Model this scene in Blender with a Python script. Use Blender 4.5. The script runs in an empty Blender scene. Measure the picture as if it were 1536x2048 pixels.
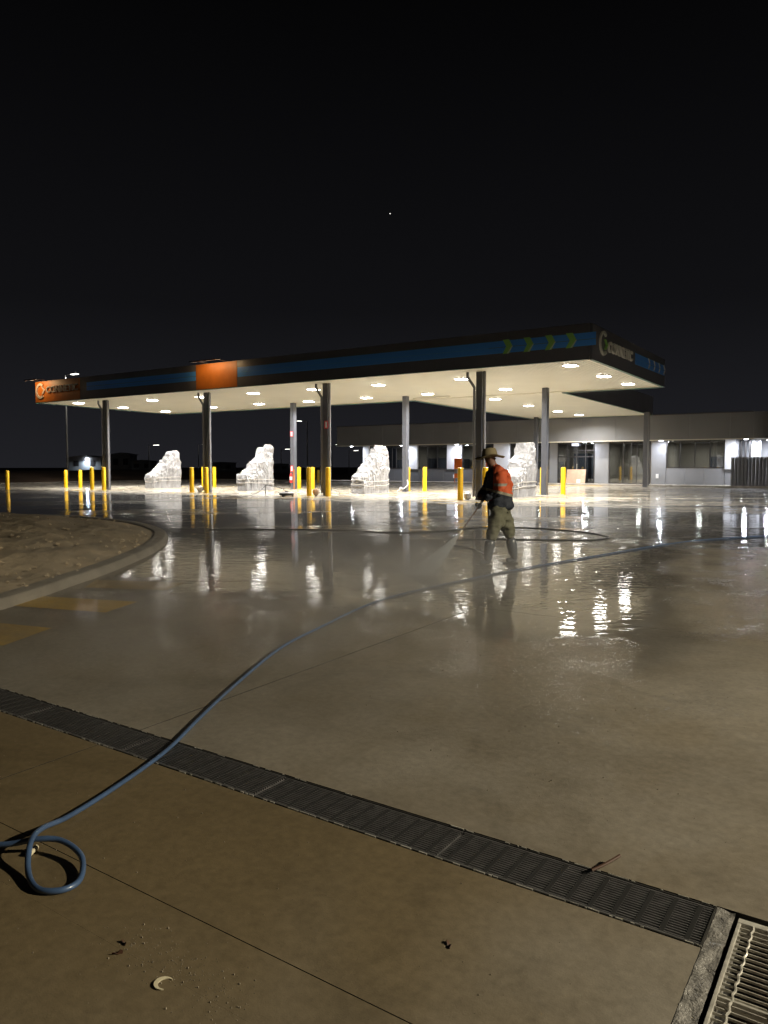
import bpy, bmesh, math, random
from mathutils import Vector, Matrix, noise
random.seed(7)
R = math.radians
sc = bpy.context.scene
col = sc.collection

# ------------------------------------------------------------------ camera, world, exposure
CAM_YAW, CAM_PITCH = -0.595, 0.0608
cam_d = bpy.data.cameras.new("camera")
cam = bpy.data.objects.new("camera", cam_d)
col.objects.link(cam)
cam_d.sensor_fit = 'VERTICAL'
cam_d.sensor_height = 24.0
cam_d.lens = 24.0 * 1500.4 / 2048.0
cam_d.clip_start = 0.05
cam_d.clip_end = 3000
cam.location = (0, 0, 1.32)
cam.rotation_euler = (math.pi / 2 - CAM_PITCH, 0, -CAM_YAW)
sc.camera = cam

world = bpy.data.worlds.new("World")
sc.world = world
world.use_nodes = True
nt = world.node_tree
nt.nodes.clear()
wo = nt.nodes.new('ShaderNodeOutputWorld')
bg = nt.nodes.new('ShaderNodeBackground')
tc = nt.nodes.new('ShaderNodeTexCoord')
sx = nt.nodes.new('ShaderNodeSeparateXYZ')
rp = nt.nodes.new('ShaderNodeValToRGB')
nt.links.new(tc.outputs['Generated'], sx.inputs[0])
nt.links.new(sx.outputs['Z'], rp.inputs[0])
rp.color_ramp.elements[0].position = 0.0
rp.color_ramp.elements[0].color = (0.0140, 0.0142, 0.0172, 1)
rp.color_ramp.elements[1].position = 0.55
rp.color_ramp.elements[1].color = (0.0010, 0.0010, 0.0011, 1)
e = rp.color_ramp.elements.new(0.2)
e.color = (0.0054, 0.0054, 0.0064, 1)
nt.links.new(rp.outputs[0], bg.inputs[0])
bg.inputs[1].default_value = 1.0
nt.links.new(bg.outputs[0], wo.inputs[0])

sc.view_settings.view_transform = 'Standard'
sc.view_settings.look = 'None'
sc.view_settings.exposure = 0.0
sc.view_settings.gamma = 1.0
sc.view_settings.use_curve_mapping = False
sc.render.engine = 'CYCLES'
cy = sc.cycles
cy.use_denoising = True
cy.max_bounces = 6
cy.diffuse_bounces = 3
cy.glossy_bounces = 4
cy.transmission_bounces = 4
cy.transparent_max_bounces = 24
cy.volume_bounces = 2
cy.sample_clamp_indirect = 6.0
cy.caustics_reflective = False
cy.caustics_refractive = False

CANOPY_W, STREET_W, SHOP_W = 470.0, 8400.0, 95.0
CANOPY_SPREAD = 154


def lamp_area(name, loc, size, watts, color, parent=None, spread=180, rot=(0, 0, 0)):
    d = bpy.data.lights.new(name, 'AREA')
    d.shape = 'SQUARE'
    d.size = size
    d.energy = watts
    d.color = color
    d.spread = R(spread)
    o = bpy.data.objects.new(name, d)
    col.objects.link(o)
    o.location = loc
    o.rotation_euler = rot
    if parent:
        o.parent = parent
    return o


# ------------------------------------------------------------------ helpers
def tag(o, label=None, cat=None, group=None, kind=None):
    if label: o['label'] = label
    if cat: o['category'] = cat
    if group: o['group'] = group
    if kind: o['kind'] = kind
    return o


def empty(name, loc=(0, 0, 0), rz=0.0, label=None, cat=None, group=None, kind=None, parent=None):
    o = bpy.data.objects.new(name, None)
    col.objects.link(o)
    o.location = loc
    o.rotation_euler = (0, 0, rz)
    o.empty_display_size = 0.2
    if parent: o.parent = parent
    return tag(o, label, cat, group, kind)


def copy_tree(o, loc=None, parent=None):
    c = o.copy()
    col.objects.link(c)
    if parent is not None: c.parent = parent
    if loc is not None: c.location = loc
    for ch in o.children:
        copy_tree(ch, None, c)
    return c


class MB:
    def __init__(s):
        s.v, s.f, s.sm = [], [], []

    def add(s, vs, fs, smooth=False):
        b = len(s.v)
        s.v += [tuple(p) for p in vs]
        s.f += [tuple(i + b for i in f) for f in fs]
        s.sm += [smooth] * len(fs)
        return s

    def box(s, x0, x1, y0, y1, z0, z1):
        vs = [(x, y, z) for z in (z0, z1) for y in (y0, y1) for x in (x0, x1)]
        return s.add(vs, [(0, 2, 3, 1), (4, 5, 7, 6), (0, 1, 5, 4), (2, 6, 7, 3), (0, 4, 6, 2), (1, 3, 7, 5)])

    def bar(s, a, b, w, h=None, up=(0, 0, 1)):
        h = h or w
        a, b = Vector(a), Vector(b)
        t = (b - a).normalized()
        u = t.cross(Vector(up))
        if u.length < 1e-4: u = t.cross(Vector((1, 0, 0)))
        u.normalize()
        n = u.cross(t)
        vs = [p + u * i * w / 2 + n * j * h / 2 for p in (a, b) for i, j in ((-1, -1), (1, -1), (1, 1), (-1, 1))]
        return s.add(vs, [(0, 1, 2, 3), (7, 6, 5, 4), (0, 4, 5, 1), (1, 5, 6, 2), (2, 6, 7, 3), (3, 7, 4, 0)])

    def tube(s, path, r, n=10, closed=False, cap=True):
        P = [Vector(p) for p in path]
        rs = r if isinstance(r, (list, tuple)) else [r] * len(P)
        vs, fs = [], []
        up = None
        for i, p in enumerate(P):
            t = (P[min(i + 1, len(P) - 1)] - P[max(i - 1, 0)]).normalized()
            if up is None:
                up = Vector((0, 0, 1)) if abs(t.z) < .9 else Vector((1, 0, 0))
            u = t.cross(up)
            if u.length < 1e-5: u = t.cross(Vector((1, 0, 0)))
            u.normalize()
            w = u.cross(t).normalized()
            up = w
            for k in range(n):
                a = 2 * math.pi * k / n
                vs.append(p + (u * math.cos(a) + w * math.sin(a)) * rs[i])
        for i in range(len(P) - 1):
            for k in range(n):
                fs.append((i * n + k, i * n + (k + 1) % n, (i + 1) * n + (k + 1) % n, (i + 1) * n + k))
        if cap:
            fs.append(tuple(range(n))[::-1])
            fs.append(tuple((len(P) - 1) * n + k for k in range(n)))
        return s.add(vs, fs, True)

    def lathe(s, prof, c=(0, 0), n=20):
        vs, fs = [], []
        for r, z in prof:
            for k in range(n):
                a = 2 * math.pi * k / n
                vs.append((c[0] + r * math.cos(a), c[1] + r * math.sin(a), z))
        for i in range(len(prof) - 1):
            for k in range(n):
                fs.append((i * n + k, i * n + (k + 1) % n, (i + 1) * n + (k + 1) % n, (i + 1) * n + k))
        fs.append(tuple(range(n))[::-1])
        fs.append(tuple((len(prof) - 1) * n + k for k in range(n)))
        return s.add(vs, fs, True)

    def prism(s, poly, axis, a, b):
        """poly: 2D points in the plane across axis ('x': (y,z), 'y': (x,z), 'z': (x,y))"""
        def m(p, q):
            return {'x': (q, p[0], p[1]), 'y': (p[0], q, p[1]), 'z': (p[0], p[1], q)}[axis]
        n = len(poly)
        vs = [m(p, a) for p in poly] + [m(p, b) for p in poly]
        fs = [tuple(range(n)), tuple(range(n, 2 * n))[::-1]]
        fs += [(i, i + n, (i + 1) % n + n, (i + 1) % n) for i in range(n)]
        return s.add(vs, fs)

    def build(s, name, mat, parent=None, local=True, autosmooth=True, bevel=0):
        me = bpy.data.meshes.new(name)
        off = Vector((0, 0, 0))
        me.from_pydata(s.v, [], s.f)
        bm = bmesh.new()
        bm.from_mesh(me)
        for f, q in zip(bm.faces, s.sm): f.smooth = q
        bmesh.ops.recalc_face_normals(bm, faces=bm.faces)
        for ed in bm.edges:
            if len(ed.link_faces) == 2 and ed.calc_face_angle(0) > R(38): ed.smooth = False
        bm.to_mesh(me)
        bm.free()
        if mat: me.materials.append(mat)
        o = bpy.data.objects.new(name, me)
        col.objects.link(o)
        if parent: o.parent = parent
        if bevel:
            b = o.modifiers.new('bevel', 'BEVEL')
            b.width = bevel
            b.segments = 2
            b.limit_method = 'ANGLE'
        return o


def smooth_path(pts, sub=8):
    P = [Vector(p) for p in pts]
    out = []
    for i in range(len(P) - 1):
        p0, p1, p2, p3 = P[max(i - 1, 0)], P[i], P[i + 1], P[min(i + 2, len(P) - 1)]
        for k in range(sub):
            t = k / sub
            out.append(0.5 * ((2 * p1) + (p2 - p0) * t + (2 * p0 - 5 * p1 + 4 * p2 - p3) * t * t + (3 * p1 - p0 - 3 * p2 + p3) * t ** 3))
    out.append(P[-1])
    return out


def gz(y):
    """pavement height: falls towards the drain in the foreground"""
    y0 = max(min(y, 25.5), 3.0)
    return -.0072 * (25.5 - max(y0, 17.5)) - .012 * (17.5 - min(y0, 17.5))


def soff(x, y):
    return 5.059 - .0098 * (y - 25.07) - .002 * (x + 41.42)


# ------------------------------------------------------------------ materials
def mat(name, color, rough=.6, metal=0.0, var=0.0, vscale=8.0, bump=0.0, bscale=40.0, coat=0.0, coat_rough=.05,
        emit=None, estr=0.0, rvar=0.0, alpha=None, spec=None, trans=0.0, stain=None):
    m = bpy.data.materials.new(name)
    m.use_nodes = True
    n = m.node_tree
    b = n.nodes['Principled BSDF']
    b.inputs['Base Color'].default_value = (*color, 1)
    b.inputs['Roughness'].default_value = rough
    b.inputs['Metallic'].default_value = metal
    if spec is not None: b.inputs['Specular IOR Level'].default_value = spec
    if trans: b.inputs['Transmission Weight'].default_value = trans
    if alpha is not None: b.inputs['Alpha'].default_value = alpha
    if coat:
        b.inputs['Coat Weight'].default_value = coat
        b.inputs['Coat Roughness'].default_value = coat_rough
    if emit:
        b.inputs['Emission Color'].default_value = (*emit, 1)
        b.inputs['Emission Strength'].default_value = estr
    if var or bump or rvar:
        t = n.nodes.new('ShaderNodeTexCoord')
        nz = n.nodes.new('ShaderNodeTexNoise')
        nz.inputs['Scale'].default_value = vscale
        nz.inputs['Detail'].default_value = 6
        n.links.new(t.outputs['Object'], nz.inputs['Vector'])
        if var:
            mr = n.nodes.new('ShaderNodeMapRange')
            mr.inputs[1].default_value = .3
            mr.inputs[2].default_value = .7
            mr.inputs[3].default_value = 1 - var
            mr.inputs[4].default_value = 1 + var
            n.links.new(nz.outputs[0], mr.inputs[0])
            mx = n.nodes.new('ShaderNodeMix')
            mx.data_type = 'RGBA'
            mx.blend_type = 'MULTIPLY'
            mx.inputs[0].default_value = 1
            mx.inputs[6].default_value = (*color, 1)
            n.links.new(mr.outputs[0], mx.inputs[7])
            n.links.new(mx.outputs[2], b.inputs['Base Color'])
        if rvar:
            mr2 = n.nodes.new('ShaderNodeMapRange')
            mr2.inputs[1].default_value = .3
            mr2.inputs[2].default_value = .7
            mr2.inputs[3].default_value = max(0, rough - rvar)
            mr2.inputs[4].default_value = min(1, rough + rvar)
            n.links.new(nz.outputs[0], mr2.inputs[0])
            n.links.new(mr2.outputs[0], b.inputs['Roughness'])
        if bump:
            nb = n.nodes.new('ShaderNodeTexNoise')
            nb.inputs['Scale'].default_value = bscale
            nb.inputs['Detail'].default_value = 5
            n.links.new(t.outputs['Object'], nb.inputs['Vector'])
            bp = n.nodes.new('ShaderNodeBump')
            bp.inputs['Strength'].default_value = 1
            bp.inputs['Distance'].default_value = bump
            n.links.new(nb.outputs[0], bp.inputs['Height'])
            n.links.new(bp.outputs[0], b.inputs['Normal'])
    return m


WETDARK = .34


def ground_mat(name, base_a, base_b, paint=False):
    """damp concrete under a film of water: the film (coat) is still and deep in the washed zone,
    patchy and rough-edged elsewhere"""
    m = bpy.data.materials.new(name)
    m.use_nodes = True
    n = m.node_tree
    N, L = n.nodes, n.links
    b = N['Principled BSDF']

    def new(t, **kw):
        x = N.new(t)
        for k2, v2 in kw.items(): setattr(x, k2, v2)
        return x

    def math_(op, a, c=None, clamp=False):
        x = new('ShaderNodeMath', operation=op, use_clamp=clamp)
        for i, q in enumerate((a, c)):
            if q is None: continue
            if isinstance(q, (int, float)): x.inputs[i].default_value = q
            else: L.new(q, x.inputs[i])
        return x.outputs[0]

    def ramp(src, a, c, o0=0.0, o1=1.0, sm=True):
        x = new('ShaderNodeMapRange')
        if sm: x.interpolation_type = 'SMOOTHSTEP'
        for i, q in enumerate((a, c, o0, o1)): x.inputs[i + 1].default_value = q
        L.new(src, x.inputs[0])
        return x.outputs[0]
    geo = new('ShaderNodeNewGeometry')
    sp = new('ShaderNodeSeparateXYZ')
    L.new(geo.outputs['Position'], sp.inputs[0])
    X, Yv = sp.outputs['X'], sp.outputs['Y']

    def nz(scale, detail=4, rough=.5, dist=0.0, vec=None):
        x = new('ShaderNodeTexNoise')
        x.inputs['Scale'].default_value = scale
        x.inputs['Detail'].default_value = detail
        x.inputs['Roughness'].default_value = rough
        x.inputs['Distortion'].default_value = dist
        L.new(vec or geo.outputs['Position'], x.inputs['Vector'])
        return x.outputs[0]
    big = nz(.35, 4, .55, .6)
    mid = nz(1.6, 5, .6)
    fine = nz(22, 6, .65)
    grit = nz(160, 3, .6)
    # depth of the water film: 1 = standing water, 0 = damp
    jit = math_('MULTIPLY', math_('SUBTRACT', big, .5), 5.0)
    yj = math_('ADD', Yv, jit)
    near = ramp(yj, 5.2, 6.9)
    far = ramp(yj, 24.5, 23.0)
    mpw = new('ShaderNodeMapping')
    mpw.vector_type = 'TEXTURE'
    mpw.inputs['Rotation'].default_value = (0, 0, R(24))
    mpw.inputs['Scale'].default_value = (5.0, 1.0, 1.0)
    L.new(geo.outputs['Position'], mpw.inputs[0])
    pools = ramp(nz(.45, 5, .6, .6, mpw.outputs[0]), .50, .56)
    pools = math_('MULTIPLY', pools, math_('MULTIPLY', ramp(X, -12.5, -10.5), ramp(Yv, 49.5, 46.0)))
    far = math_('MAXIMUM', far, math_('MULTIPLY', pools, .85))
    # right of the washed strip the film thins out
    xr = math_('ADD', X, math_('MULTIPLY', jit, .8))
    film = math_('MULTIPLY', near, far)
    xv = math_('ADD', math_('ADD', X, math_('MULTIPLY', Yv, .26)), math_('MULTIPLY', jit, .35))
    rt = math_('MULTIPLY', ramp(xv, -.05, .75), ramp(yj, 16.0, 13.5))
    film = math_('MULTIPLY', film, math_('SUBTRACT', 1.0, math_('MULTIPLY', rt, .85)))
    # islands of thin film inside
    mp0 = new('ShaderNodeMapping')
    mp0.vector_type = 'TEXTURE'
    mp0.inputs['Rotation'].default_value = (0, 0, R(34))
    mp0.inputs['Scale'].default_value = (2.6, 1.0, 1.0)
    L.new(geo.outputs['Position'], mp0.inputs[0])
    dry = ramp(nz(.42, 6, .62, .8, mp0.outputs[0]), .53, .58)
    dry = math_('MULTIPLY', dry, ramp(yj, 10.5, 14.5, .10, .7))
    thin = ramp(dry, 0, 1, 1, .25, False)
    film = math_('MULTIPLY', film, thin)
    damp = ramp(mid, .42, .62, .35, .9)
    damp = math_('MULTIPLY', damp, ramp(yj, 2.6, 6.0, .3, 1))
    coat = math_('MAXIMUM', film, damp)
    L.new(coat, b.inputs['Coat Weight'])
    b.inputs['Coat IOR'].default_value = 1.33
    cr = ramp(film, 0.2, .75, .03, .012)
    L.new(cr, b.inputs['Coat Roughness'])
    # base colour: blotchy concrete, fines and stains
    mx = new('ShaderNodeMix', data_type='RGBA')
    mx.inputs[6].default_value = (*base_a, 1)
    mx.inputs[7].default_value = (*base_b, 1)
    f1 = math_('ADD', math_('MULTIPLY', big, .6), math_('MULTIPLY', mid, .4))
    L.new(ramp(f1, .36, .64), mx.inputs[0])
    silt = new('ShaderNodeMix', data_type='RGBA')
    L.new(mx.outputs[2], silt.inputs[6])
    silt.inputs[7].default_value = (.140, .107, .060, 1)
    sm1 = math_('MULTIPLY', ramp(math_('ADD', X, math_('MULTIPLY', math_('SUBTRACT', big, .5), 3.0)), -.2, -2.2), ramp(Yv, 2.75, 2.45))
    sm2 = math_('MULTIPLY', ramp(nz(.7, 6, .65, 1.0), .48, .66), .22)
    L.new(math_('MULTIPLY', math_('MAXIMUM', sm1, sm2), ramp(Yv, 14, 8)), silt.inputs[0])
    mu = new('ShaderNodeMix', data_type='RGBA', blend_type='MULTIPLY')
    mu.inputs[0].default_value = 1
    L.new(silt.outputs[2], mu.inputs[6])
    L.new(math_('MULTIPLY', math_('ADD', ramp(fine, .3, .7, .84, 1.14, False), ramp(grit, .62, .75, 0, -.25)), math_('MULTIPLY', ramp(nz(.9, 7, .7, 1.5), .30, .50, .84, 1.03), ramp(nz(.22, 5, .6, 2.0), .35, .55, .88, 1.05))), mu.inputs[7])
    wd = new('ShaderNodeMix', data_type='RGBA', blend_type='MULTIPLY')
    wd.inputs[0].default_value = 1
    L.new(mu.outputs[2], wd.inputs[6])
    dryc = math_('MULTIPLY', ramp(Yv, 24.3, 25.2), ramp(X, -8.0, -9.5))
    L.new(math_('MULTIPLY', math_('SUBTRACT', 1.0, math_('MULTIPLY', ramp(film, .1, .8), ramp(Yv, 13.0, 17.0, .42, 1 - WETDARK))), math_('ADD', 1.0, math_('MULTIPLY', dryc, .50))), wd.inputs[7])
    L.new(wd.outputs[2], b.inputs['Base Color'])
    b.inputs['Roughness'].default_value = .62
    b.inputs['Specular IOR Level'].default_value = .15
    # normals: grit relief below, ripples on the film
    bp = new('ShaderNodeBump')
    bp.inputs['Distance'].default_value = .0018
    L.new(math_('ADD', math_('MULTIPLY', fine, .7), math_('MULTIPLY', grit, .3)), bp.inputs['Height'])
    L.new(bp.outputs[0], b.inputs['Normal'])
    mp = new('ShaderNodeMapping')
    mp.vector_type = 'TEXTURE'
    mp.inputs['Rotation'].default_value = (0, 0, R(34))
    mp.inputs['Scale'].default_value = (2.0, 1.0, 1.0)
    L.new(geo.outputs['Position'], mp.inputs[0])
    r1 = nz(4.6, 3, .5, .8, mp.outputs[0])
    r2 = nz(9.5, 2, .5, .5, mp.outputs[0])
    r3 = nz(.6, 2)
    amp = ramp(nz(.25, 2), .35, .65, .35, 1.3)
    h = math_('ADD', math_('MULTIPLY', r1, .0030), math_('MULTIPLY', r2, .0026))
    h = math_('MULTIPLY', h, amp)
    h = math_('ADD', h, math_('MULTIPLY', r3, .004))
    rough_film = math_('MULTIPLY', math_('ADD', fine, math_('MULTIPLY', grit, .35)), ramp(film, .3, .85, .0012, .00002))
    h = math_('ADD', h, rough_film)
    rim = math_('MULTIPLY', film, math_('SUBTRACT', 1.0, film))
    h = math_('ADD', h, math_('MULTIPLY', rim, .010))
    bc = new('ShaderNodeBump')
    bc.inputs['Distance'].default_value = 1.0
    L.new(h, bc.inputs['Height'])
    # facets of gritty damp skin: every wet grain throws its own glint
    vo = new('ShaderNodeTexVoronoi')
    vo.inputs['Scale'].default_value = 60
    L.new(geo.outputs['Position'], vo.inputs['Vector'])
    vm = new('ShaderNodeVectorMath', operation='SUBTRACT')
    L.new(vo.outputs['Color'], vm.inputs[0])
    vm.inputs[1].default_value = (.5, .5, .5)
    vs_ = new('ShaderNodeVectorMath', operation='SCALE')
    L.new(vm.outputs[0], vs_.inputs[0])
    gl = ramp(film, .35, .9, .21, .0)
    gl = math_('MULTIPLY', gl, ramp(nz(1.1, 4), .40, .60, .25, 1))
    gl = math_('MULTIPLY', gl, ramp(Yv, 22, 18))
    L.new(gl, vs_.inputs['Scale'])
    va = new('ShaderNodeVectorMath', operation='ADD')
    L.new(bc.outputs[0], va.inputs[0])
    L.new(vs_.outputs[0], va.inputs[1])
    vn = new('ShaderNodeVectorMath', operation='NORMALIZE')
    L.new(va.outputs[0], vn.inputs[0])
    L.new(vn.outputs[0], b.inputs['Coat Normal'])
    return m


M = {}
M['concrete'] = ground_mat('wet_concrete', (.170, .148, .115), (.235, .213, .178))
M['paint'] = ground_mat('wet_yellow_paint', (.26, .19, .09), (.62, .39, .035))
M['white_line'] = ground_mat('worn_line_paint', (.36, .34, .30), (.50, .47, .42))
M['gap'] = mat('dark_gap', (.015, .014, .012), .9)
M['kerb'] = mat('kerb_concrete', (.26, .235, .20), .75, var=.25, vscale=3, bump=.003, bscale=50)
M['mortar'] = mat('rough_mortar', (.25, .24, .225), .3, var=.35, vscale=60, bump=.006, bscale=130, coat=.8, coat_rough=.12)
M['soil'] = mat('dark_soil', (.10, .062, .040), .95, var=.4, vscale=.3, bump=.05, bscale=2)
M['cream'] = mat('cream_sheet', (.84, .82, .72), .45, var=.04, vscale=.5)
M['cream_trim'] = mat('cream_trim', (.7, .66, .56), .4)
M['fascia'] = mat('charcoal_fascia', (.14, .14, .16), .38, var=.1, vscale=1)
M['fascia_edge'] = mat('green_edge_trim', (.02, .09, .07), .4)
M['blue'] = mat('blue_band', (.09, .36, 1.0), .35)
M['blue2'] = mat('bright_blue_line', (.12, .40, .85), .35)
M['green'] = mat('green_chevron', (.35, .70, .18), .4)
M['orange'] = mat('orange_panel', (.50, .15, .02), .45, var=.15, vscale=1.5)
M['letter'] = mat('pale_letter', (.75, .74, .70), .35)
M['letter_dark'] = mat('grey_letter', (.48, .42, .38), .3)
M['column'] = mat('grey_column_paint', (.075, .078, .092), .32, var=.08, vscale=3)
M['pipe'] = mat('downpipe_paint', (.17, .168, .175), .25, var=.05)
M['yellow'] = mat('bollard_yellow', (.72, .42, .005), .38, var=.07, vscale=6, coat=.3, coat_rough=.15)
M['red'] = mat('extinguisher_red', (.62, .02, .02), .3)
M['red_sign'] = mat('red_sign', (.70, .04, .05), .4)
M['white'] = mat('white_paint', (.78, .78, .78), .45, var=.04)
M['white_panel'] = mat('white_wall_panel', (.72, .73, .76), .5, var=.03, vscale=2)
M['wall'] = mat('charcoal_wall', (.13, .133, .142), .5, var=.08, vscale=.8)
M['wall2'] = mat('grey_wall_panel', (.24, .243, .255), .5, var=.06, vscale=.8)
M['parapet'] = mat('parapet_cladding', (.17, .172, .182), .5, var=.06, vscale=.7)
M['frame'] = mat('window_frame', (.035, .032, .032), .35)
M['interior'] = mat('interior_beige', (.34, .30, .25), .8, var=.1, vscale=.7)
M['interior_dark'] = mat('interior_dark', (.05, .055, .07), .6)
M['black'] = mat('black_rubber', (.02, .02, .02), .5)
M['dark_metal'] = mat('dark_wet_metal', (.30, .295, .30), .34, metal=.7, var=.2, vscale=20)
M['galv'] = mat('galvanised_steel', (.62, .60, .54), .3, metal=.35, var=.25, vscale=25, bump=.0004, bscale=200)
M['hose'] = mat('blue_hose', (.05, .09, .18), .38, var=.15, vscale=12, coat=.4, coat_rough=.15)
M['hose_dark'] = mat('dark_hose', (.02, .022, .03), .35, coat=.5, coat_rough=.12)
M['pole'] = mat('pole_steel', (.22, .22, .22), .5, metal=.3)
M['ply'] = mat('plywood', (.50, .34, .24), .6, var=.12, vscale=4)
M['orange_sign'] = mat('orange_sign', (.85, .16, .01), .5)
M['skin'] = mat('skin', (.20, .10, .065), .55)
M['boot'] = mat('rubber_boot', (.09, .10, .12), .3, var=.15, coat=.3, coat_rough=.15)
M['trouser'] = mat('olive_trousers', (.125, .125, .085), .8, var=.2, vscale=9, bump=.012, bscale=11)
M['hat'] = mat('felt_hat', (.22, .18, .10), .85, var=.15, vscale=12)
M['hatband'] = mat('hat_band', (.06, .04, .025), .6)
M['glove'] = mat('dark_glove', (.03, .03, .035), .6)
M['leaf'] = mat('dry_leaf', (.06, .025, .012), .6)
M['shell'] = mat('pale_plastic', (.62, .56, .40), .5)
M['star'] = mat('star_light', (1, 1, 1), emit=(1, .97, .9), estr=2.5)
M['led'] = mat('led_lens', (1, 1, 1), emit=(1.0, .97, .90), estr=60)
M['led_cool'] = mat('led_lens_cool', (1, 1, 1), emit=(.86, .90, 1.0), estr=40)
M['far_led'] = mat('far_lamp_lens', (1, 1, 1), emit=(1.0, .97, .88), estr=6)
M['exit'] = mat('lit_exit_box', (.8, .85, 1), emit=(.8, .85, 1), estr=.8)
M['far_wall'] = mat('far_shed_wall', (.30, .32, .33), .7, var=.2, vscale=.4)
M['bush'] = mat('dark_foliage', (.05, .055, .03), .8, var=.4, vscale=2)


def wrap_mat():
    m = mat('plastic_wrap', (.235, .232, .24), .22, var=.25, vscale=4, bump=.05, bscale=9)
    b = m.node_tree.nodes['Principled BSDF']
    b.inputs['Subsurface Weight'].default_value = .0
    b.inputs['Sheen Weight'].default_value = .2
    b.inputs['Coat Weight'].default_value = .5
    b.inputs['Coat Roughness'].default_value = .15
    return m


M['wrap'] = wrap_mat()
M['strap'] = mat('wrap_tape', (.45, .42, .38), .4)


def sand_mat():
    m = mat('sand', (.50, .40, .27), .95, var=.25, vscale=1.4, bump=.03, bscale=7)
    return m


M['sand'] = sand_mat()


def glass_mat():
    m = bpy.data.materials.new('window_glass')
    m.use_nodes = True
    n = m.node_tree
    b = n.nodes['Principled BSDF']
    b.inputs['Base Color'].default_value = (.55, .58, .60, 1)
    b.inputs['Roughness'].default_value = .02
    out = n.nodes['Material Output']
    tr = n.nodes.new('ShaderNodeBsdfTransparent')
    tr.inputs[0].default_value = (.62, .66, .68, 1)
    gl = n.nodes.new('ShaderNodeBsdfGlossy')
    gl.inputs['Roughness'].default_value = .015
    fr = n.nodes.new('ShaderNodeFresnel')
    fr.inputs[0].default_value = 1.55
    ad = n.nodes.new('ShaderNodeMath')
    ad.operation = 'MULTIPLY_ADD'
    ad.inputs[1].default_value = 1.2
    ad.inputs[2].default_value = .10
    n.links.new(fr.outputs[0], ad.inputs[0])
    ms = n.nodes.new('ShaderNodeMixShader')
    n.links.new(ad.outputs[0], ms.inputs[0])
    n.links.new(tr.outputs[0], ms.inputs[1])
    n.links.new(gl.outputs[0], ms.inputs[2])
    n.links.new(ms.outputs[0], out.inputs[0])
    return m


M['glass'] = glass_mat()

# ------------------------------------------------------------------ ground
DR0, DR1, DRX = 2.51, 2.78, -0.46        # strip drain: y range, right end
PX0, PX1, PY0, PY1 = -0.385, 0.62, 1.45, 2.745   # pit grate
gb = MB()
gb.add([(-900, -60, -.55), (500, -60, -.55), (500, 1500, -.55), (-900, 1500, -.55)], [(0, 1, 2, 3)])
tag(gb.build('ground', M['soil']), kind='structure')

pav = empty('pavement', kind='structure')
# sub-base seen at the bottom of the joints
sb = MB()
ys = [-6, 3, 17.5, 25.5, 50]
for a, b_ in zip(ys, ys[1:]):
    za, zb = gz(a) - .007, gz(b_) - .007
    if a == -6:
        for xa, xb, ya, yb in ((-53, 12, -6, 1.4), (-53, DRX - .02, 1.4, DR0 - .005), (.64, 12, 1.4, 3)):
            sb.add([(xa, ya, za), (xb, ya, za), (xb, yb, za), (xa, yb, za)], [(0, 1, 2, 3)])
    else:
        sb.add([(-53, a, za), (12, a, za), (12, b_, zb), (-53, b_, zb)], [(0, 1, 2, 3)])
sb.build('joint_filler', M['gap'], pav)

xj = [-53.2 + 5.5 * i for i in range(9)] + [-3.62, 1.7, 7, 12.3]
xj = sorted(set([-3.62 - 5.5 * i for i in range(1, 10)] + [-3.62, 1.9, 7.4, 12.9]))
yj = [DR1 + 4.33 * i - .0 for i in range(0, 12)]
yj = [y for y in yj if y < 47]
yj[-1] = 50.6
GAP = .003


def slab(x0, x1, y0, y1, hole=None):
    nx = max(1, int((x1 - x0) / 2.8))
    ny = max(1, int(math.ceil((y1 - y0) / .55)))
    mb = MB()
    vs, fs = [], []
    for j in range(ny + 1):
        y = y0 + (y1 - y0) * j / ny
        for i in range(nx + 1):
            x = x0 + (x1 - x0) * i / nx
            vs.append((x, y, gz(y)))
    for j in range(ny):
        for i in range(nx):
            a = j * (nx + 1) + i
            fs.append((a, a + 1, a + nx + 2, a + nx + 1))
    mb.add(vs, fs, True)
    # sides
    for (xa, ya, xb, yb) in ((x0, y0, x1, y0), (x1, y0, x1, y1), (x1, y1, x0, y1), (x0, y1, x0, y0)):
        mb.add([(xa, ya, gz(ya)), (xb, yb, gz(yb)), (xb, yb, gz(yb) - .06), (xa, ya, gz(ya) - .06)], [(0, 1, 2, 3)])
    o = mb.build('concrete_slab', M['concrete'], pav)
    o.data.materials.append(M['gap'])
    for k_ in range(len(mb.f) - 4, len(mb.f)): o.data.polygons[k_].material_index = 1
    return o


for i in range(len(xj) - 1):
    for j in range(len(yj) - 1):
        slab(xj[i] + GAP, xj[i + 1] - GAP, yj[j] + GAP, yj[j + 1] - GAP)
# between camera and drain
for i in range(len(xj) - 1):
    x0, x1 = xj[i] + GAP, xj[i + 1] - GAP
    for (ya, yb) in ((-6, 1.70 - .002), (1.70 + .002, DR0 - .006)):
        segs = [(x0, x1, ya, yb)]
        if x0 < PX0 < x1:
            if yb > 1.75:
                segs = [(x0, DRX - .0, ya, yb)]
            else:
                segs = [(x0, x1, ya, PY0)] + [(x0, PX0 - .012, PY0 + .0002, yb), (PX1 + .012, x1, PY0 + .0002, yb)]
        for s_ in segs:
            if s_[1] - s_[0] > .05 and s_[3] - s_[2] > .05: slab(*s_)
slab(PX1 + .012, xj[xj.index(-3.62) + 1] - GAP, 1.702, DR1 - .002)
for i in range(xj.index(-3.62) + 1, len(xj) - 1):
    slab(xj[i] + GAP, xj[i + 1] - GAP, DR0, DR1 - .002)

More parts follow.
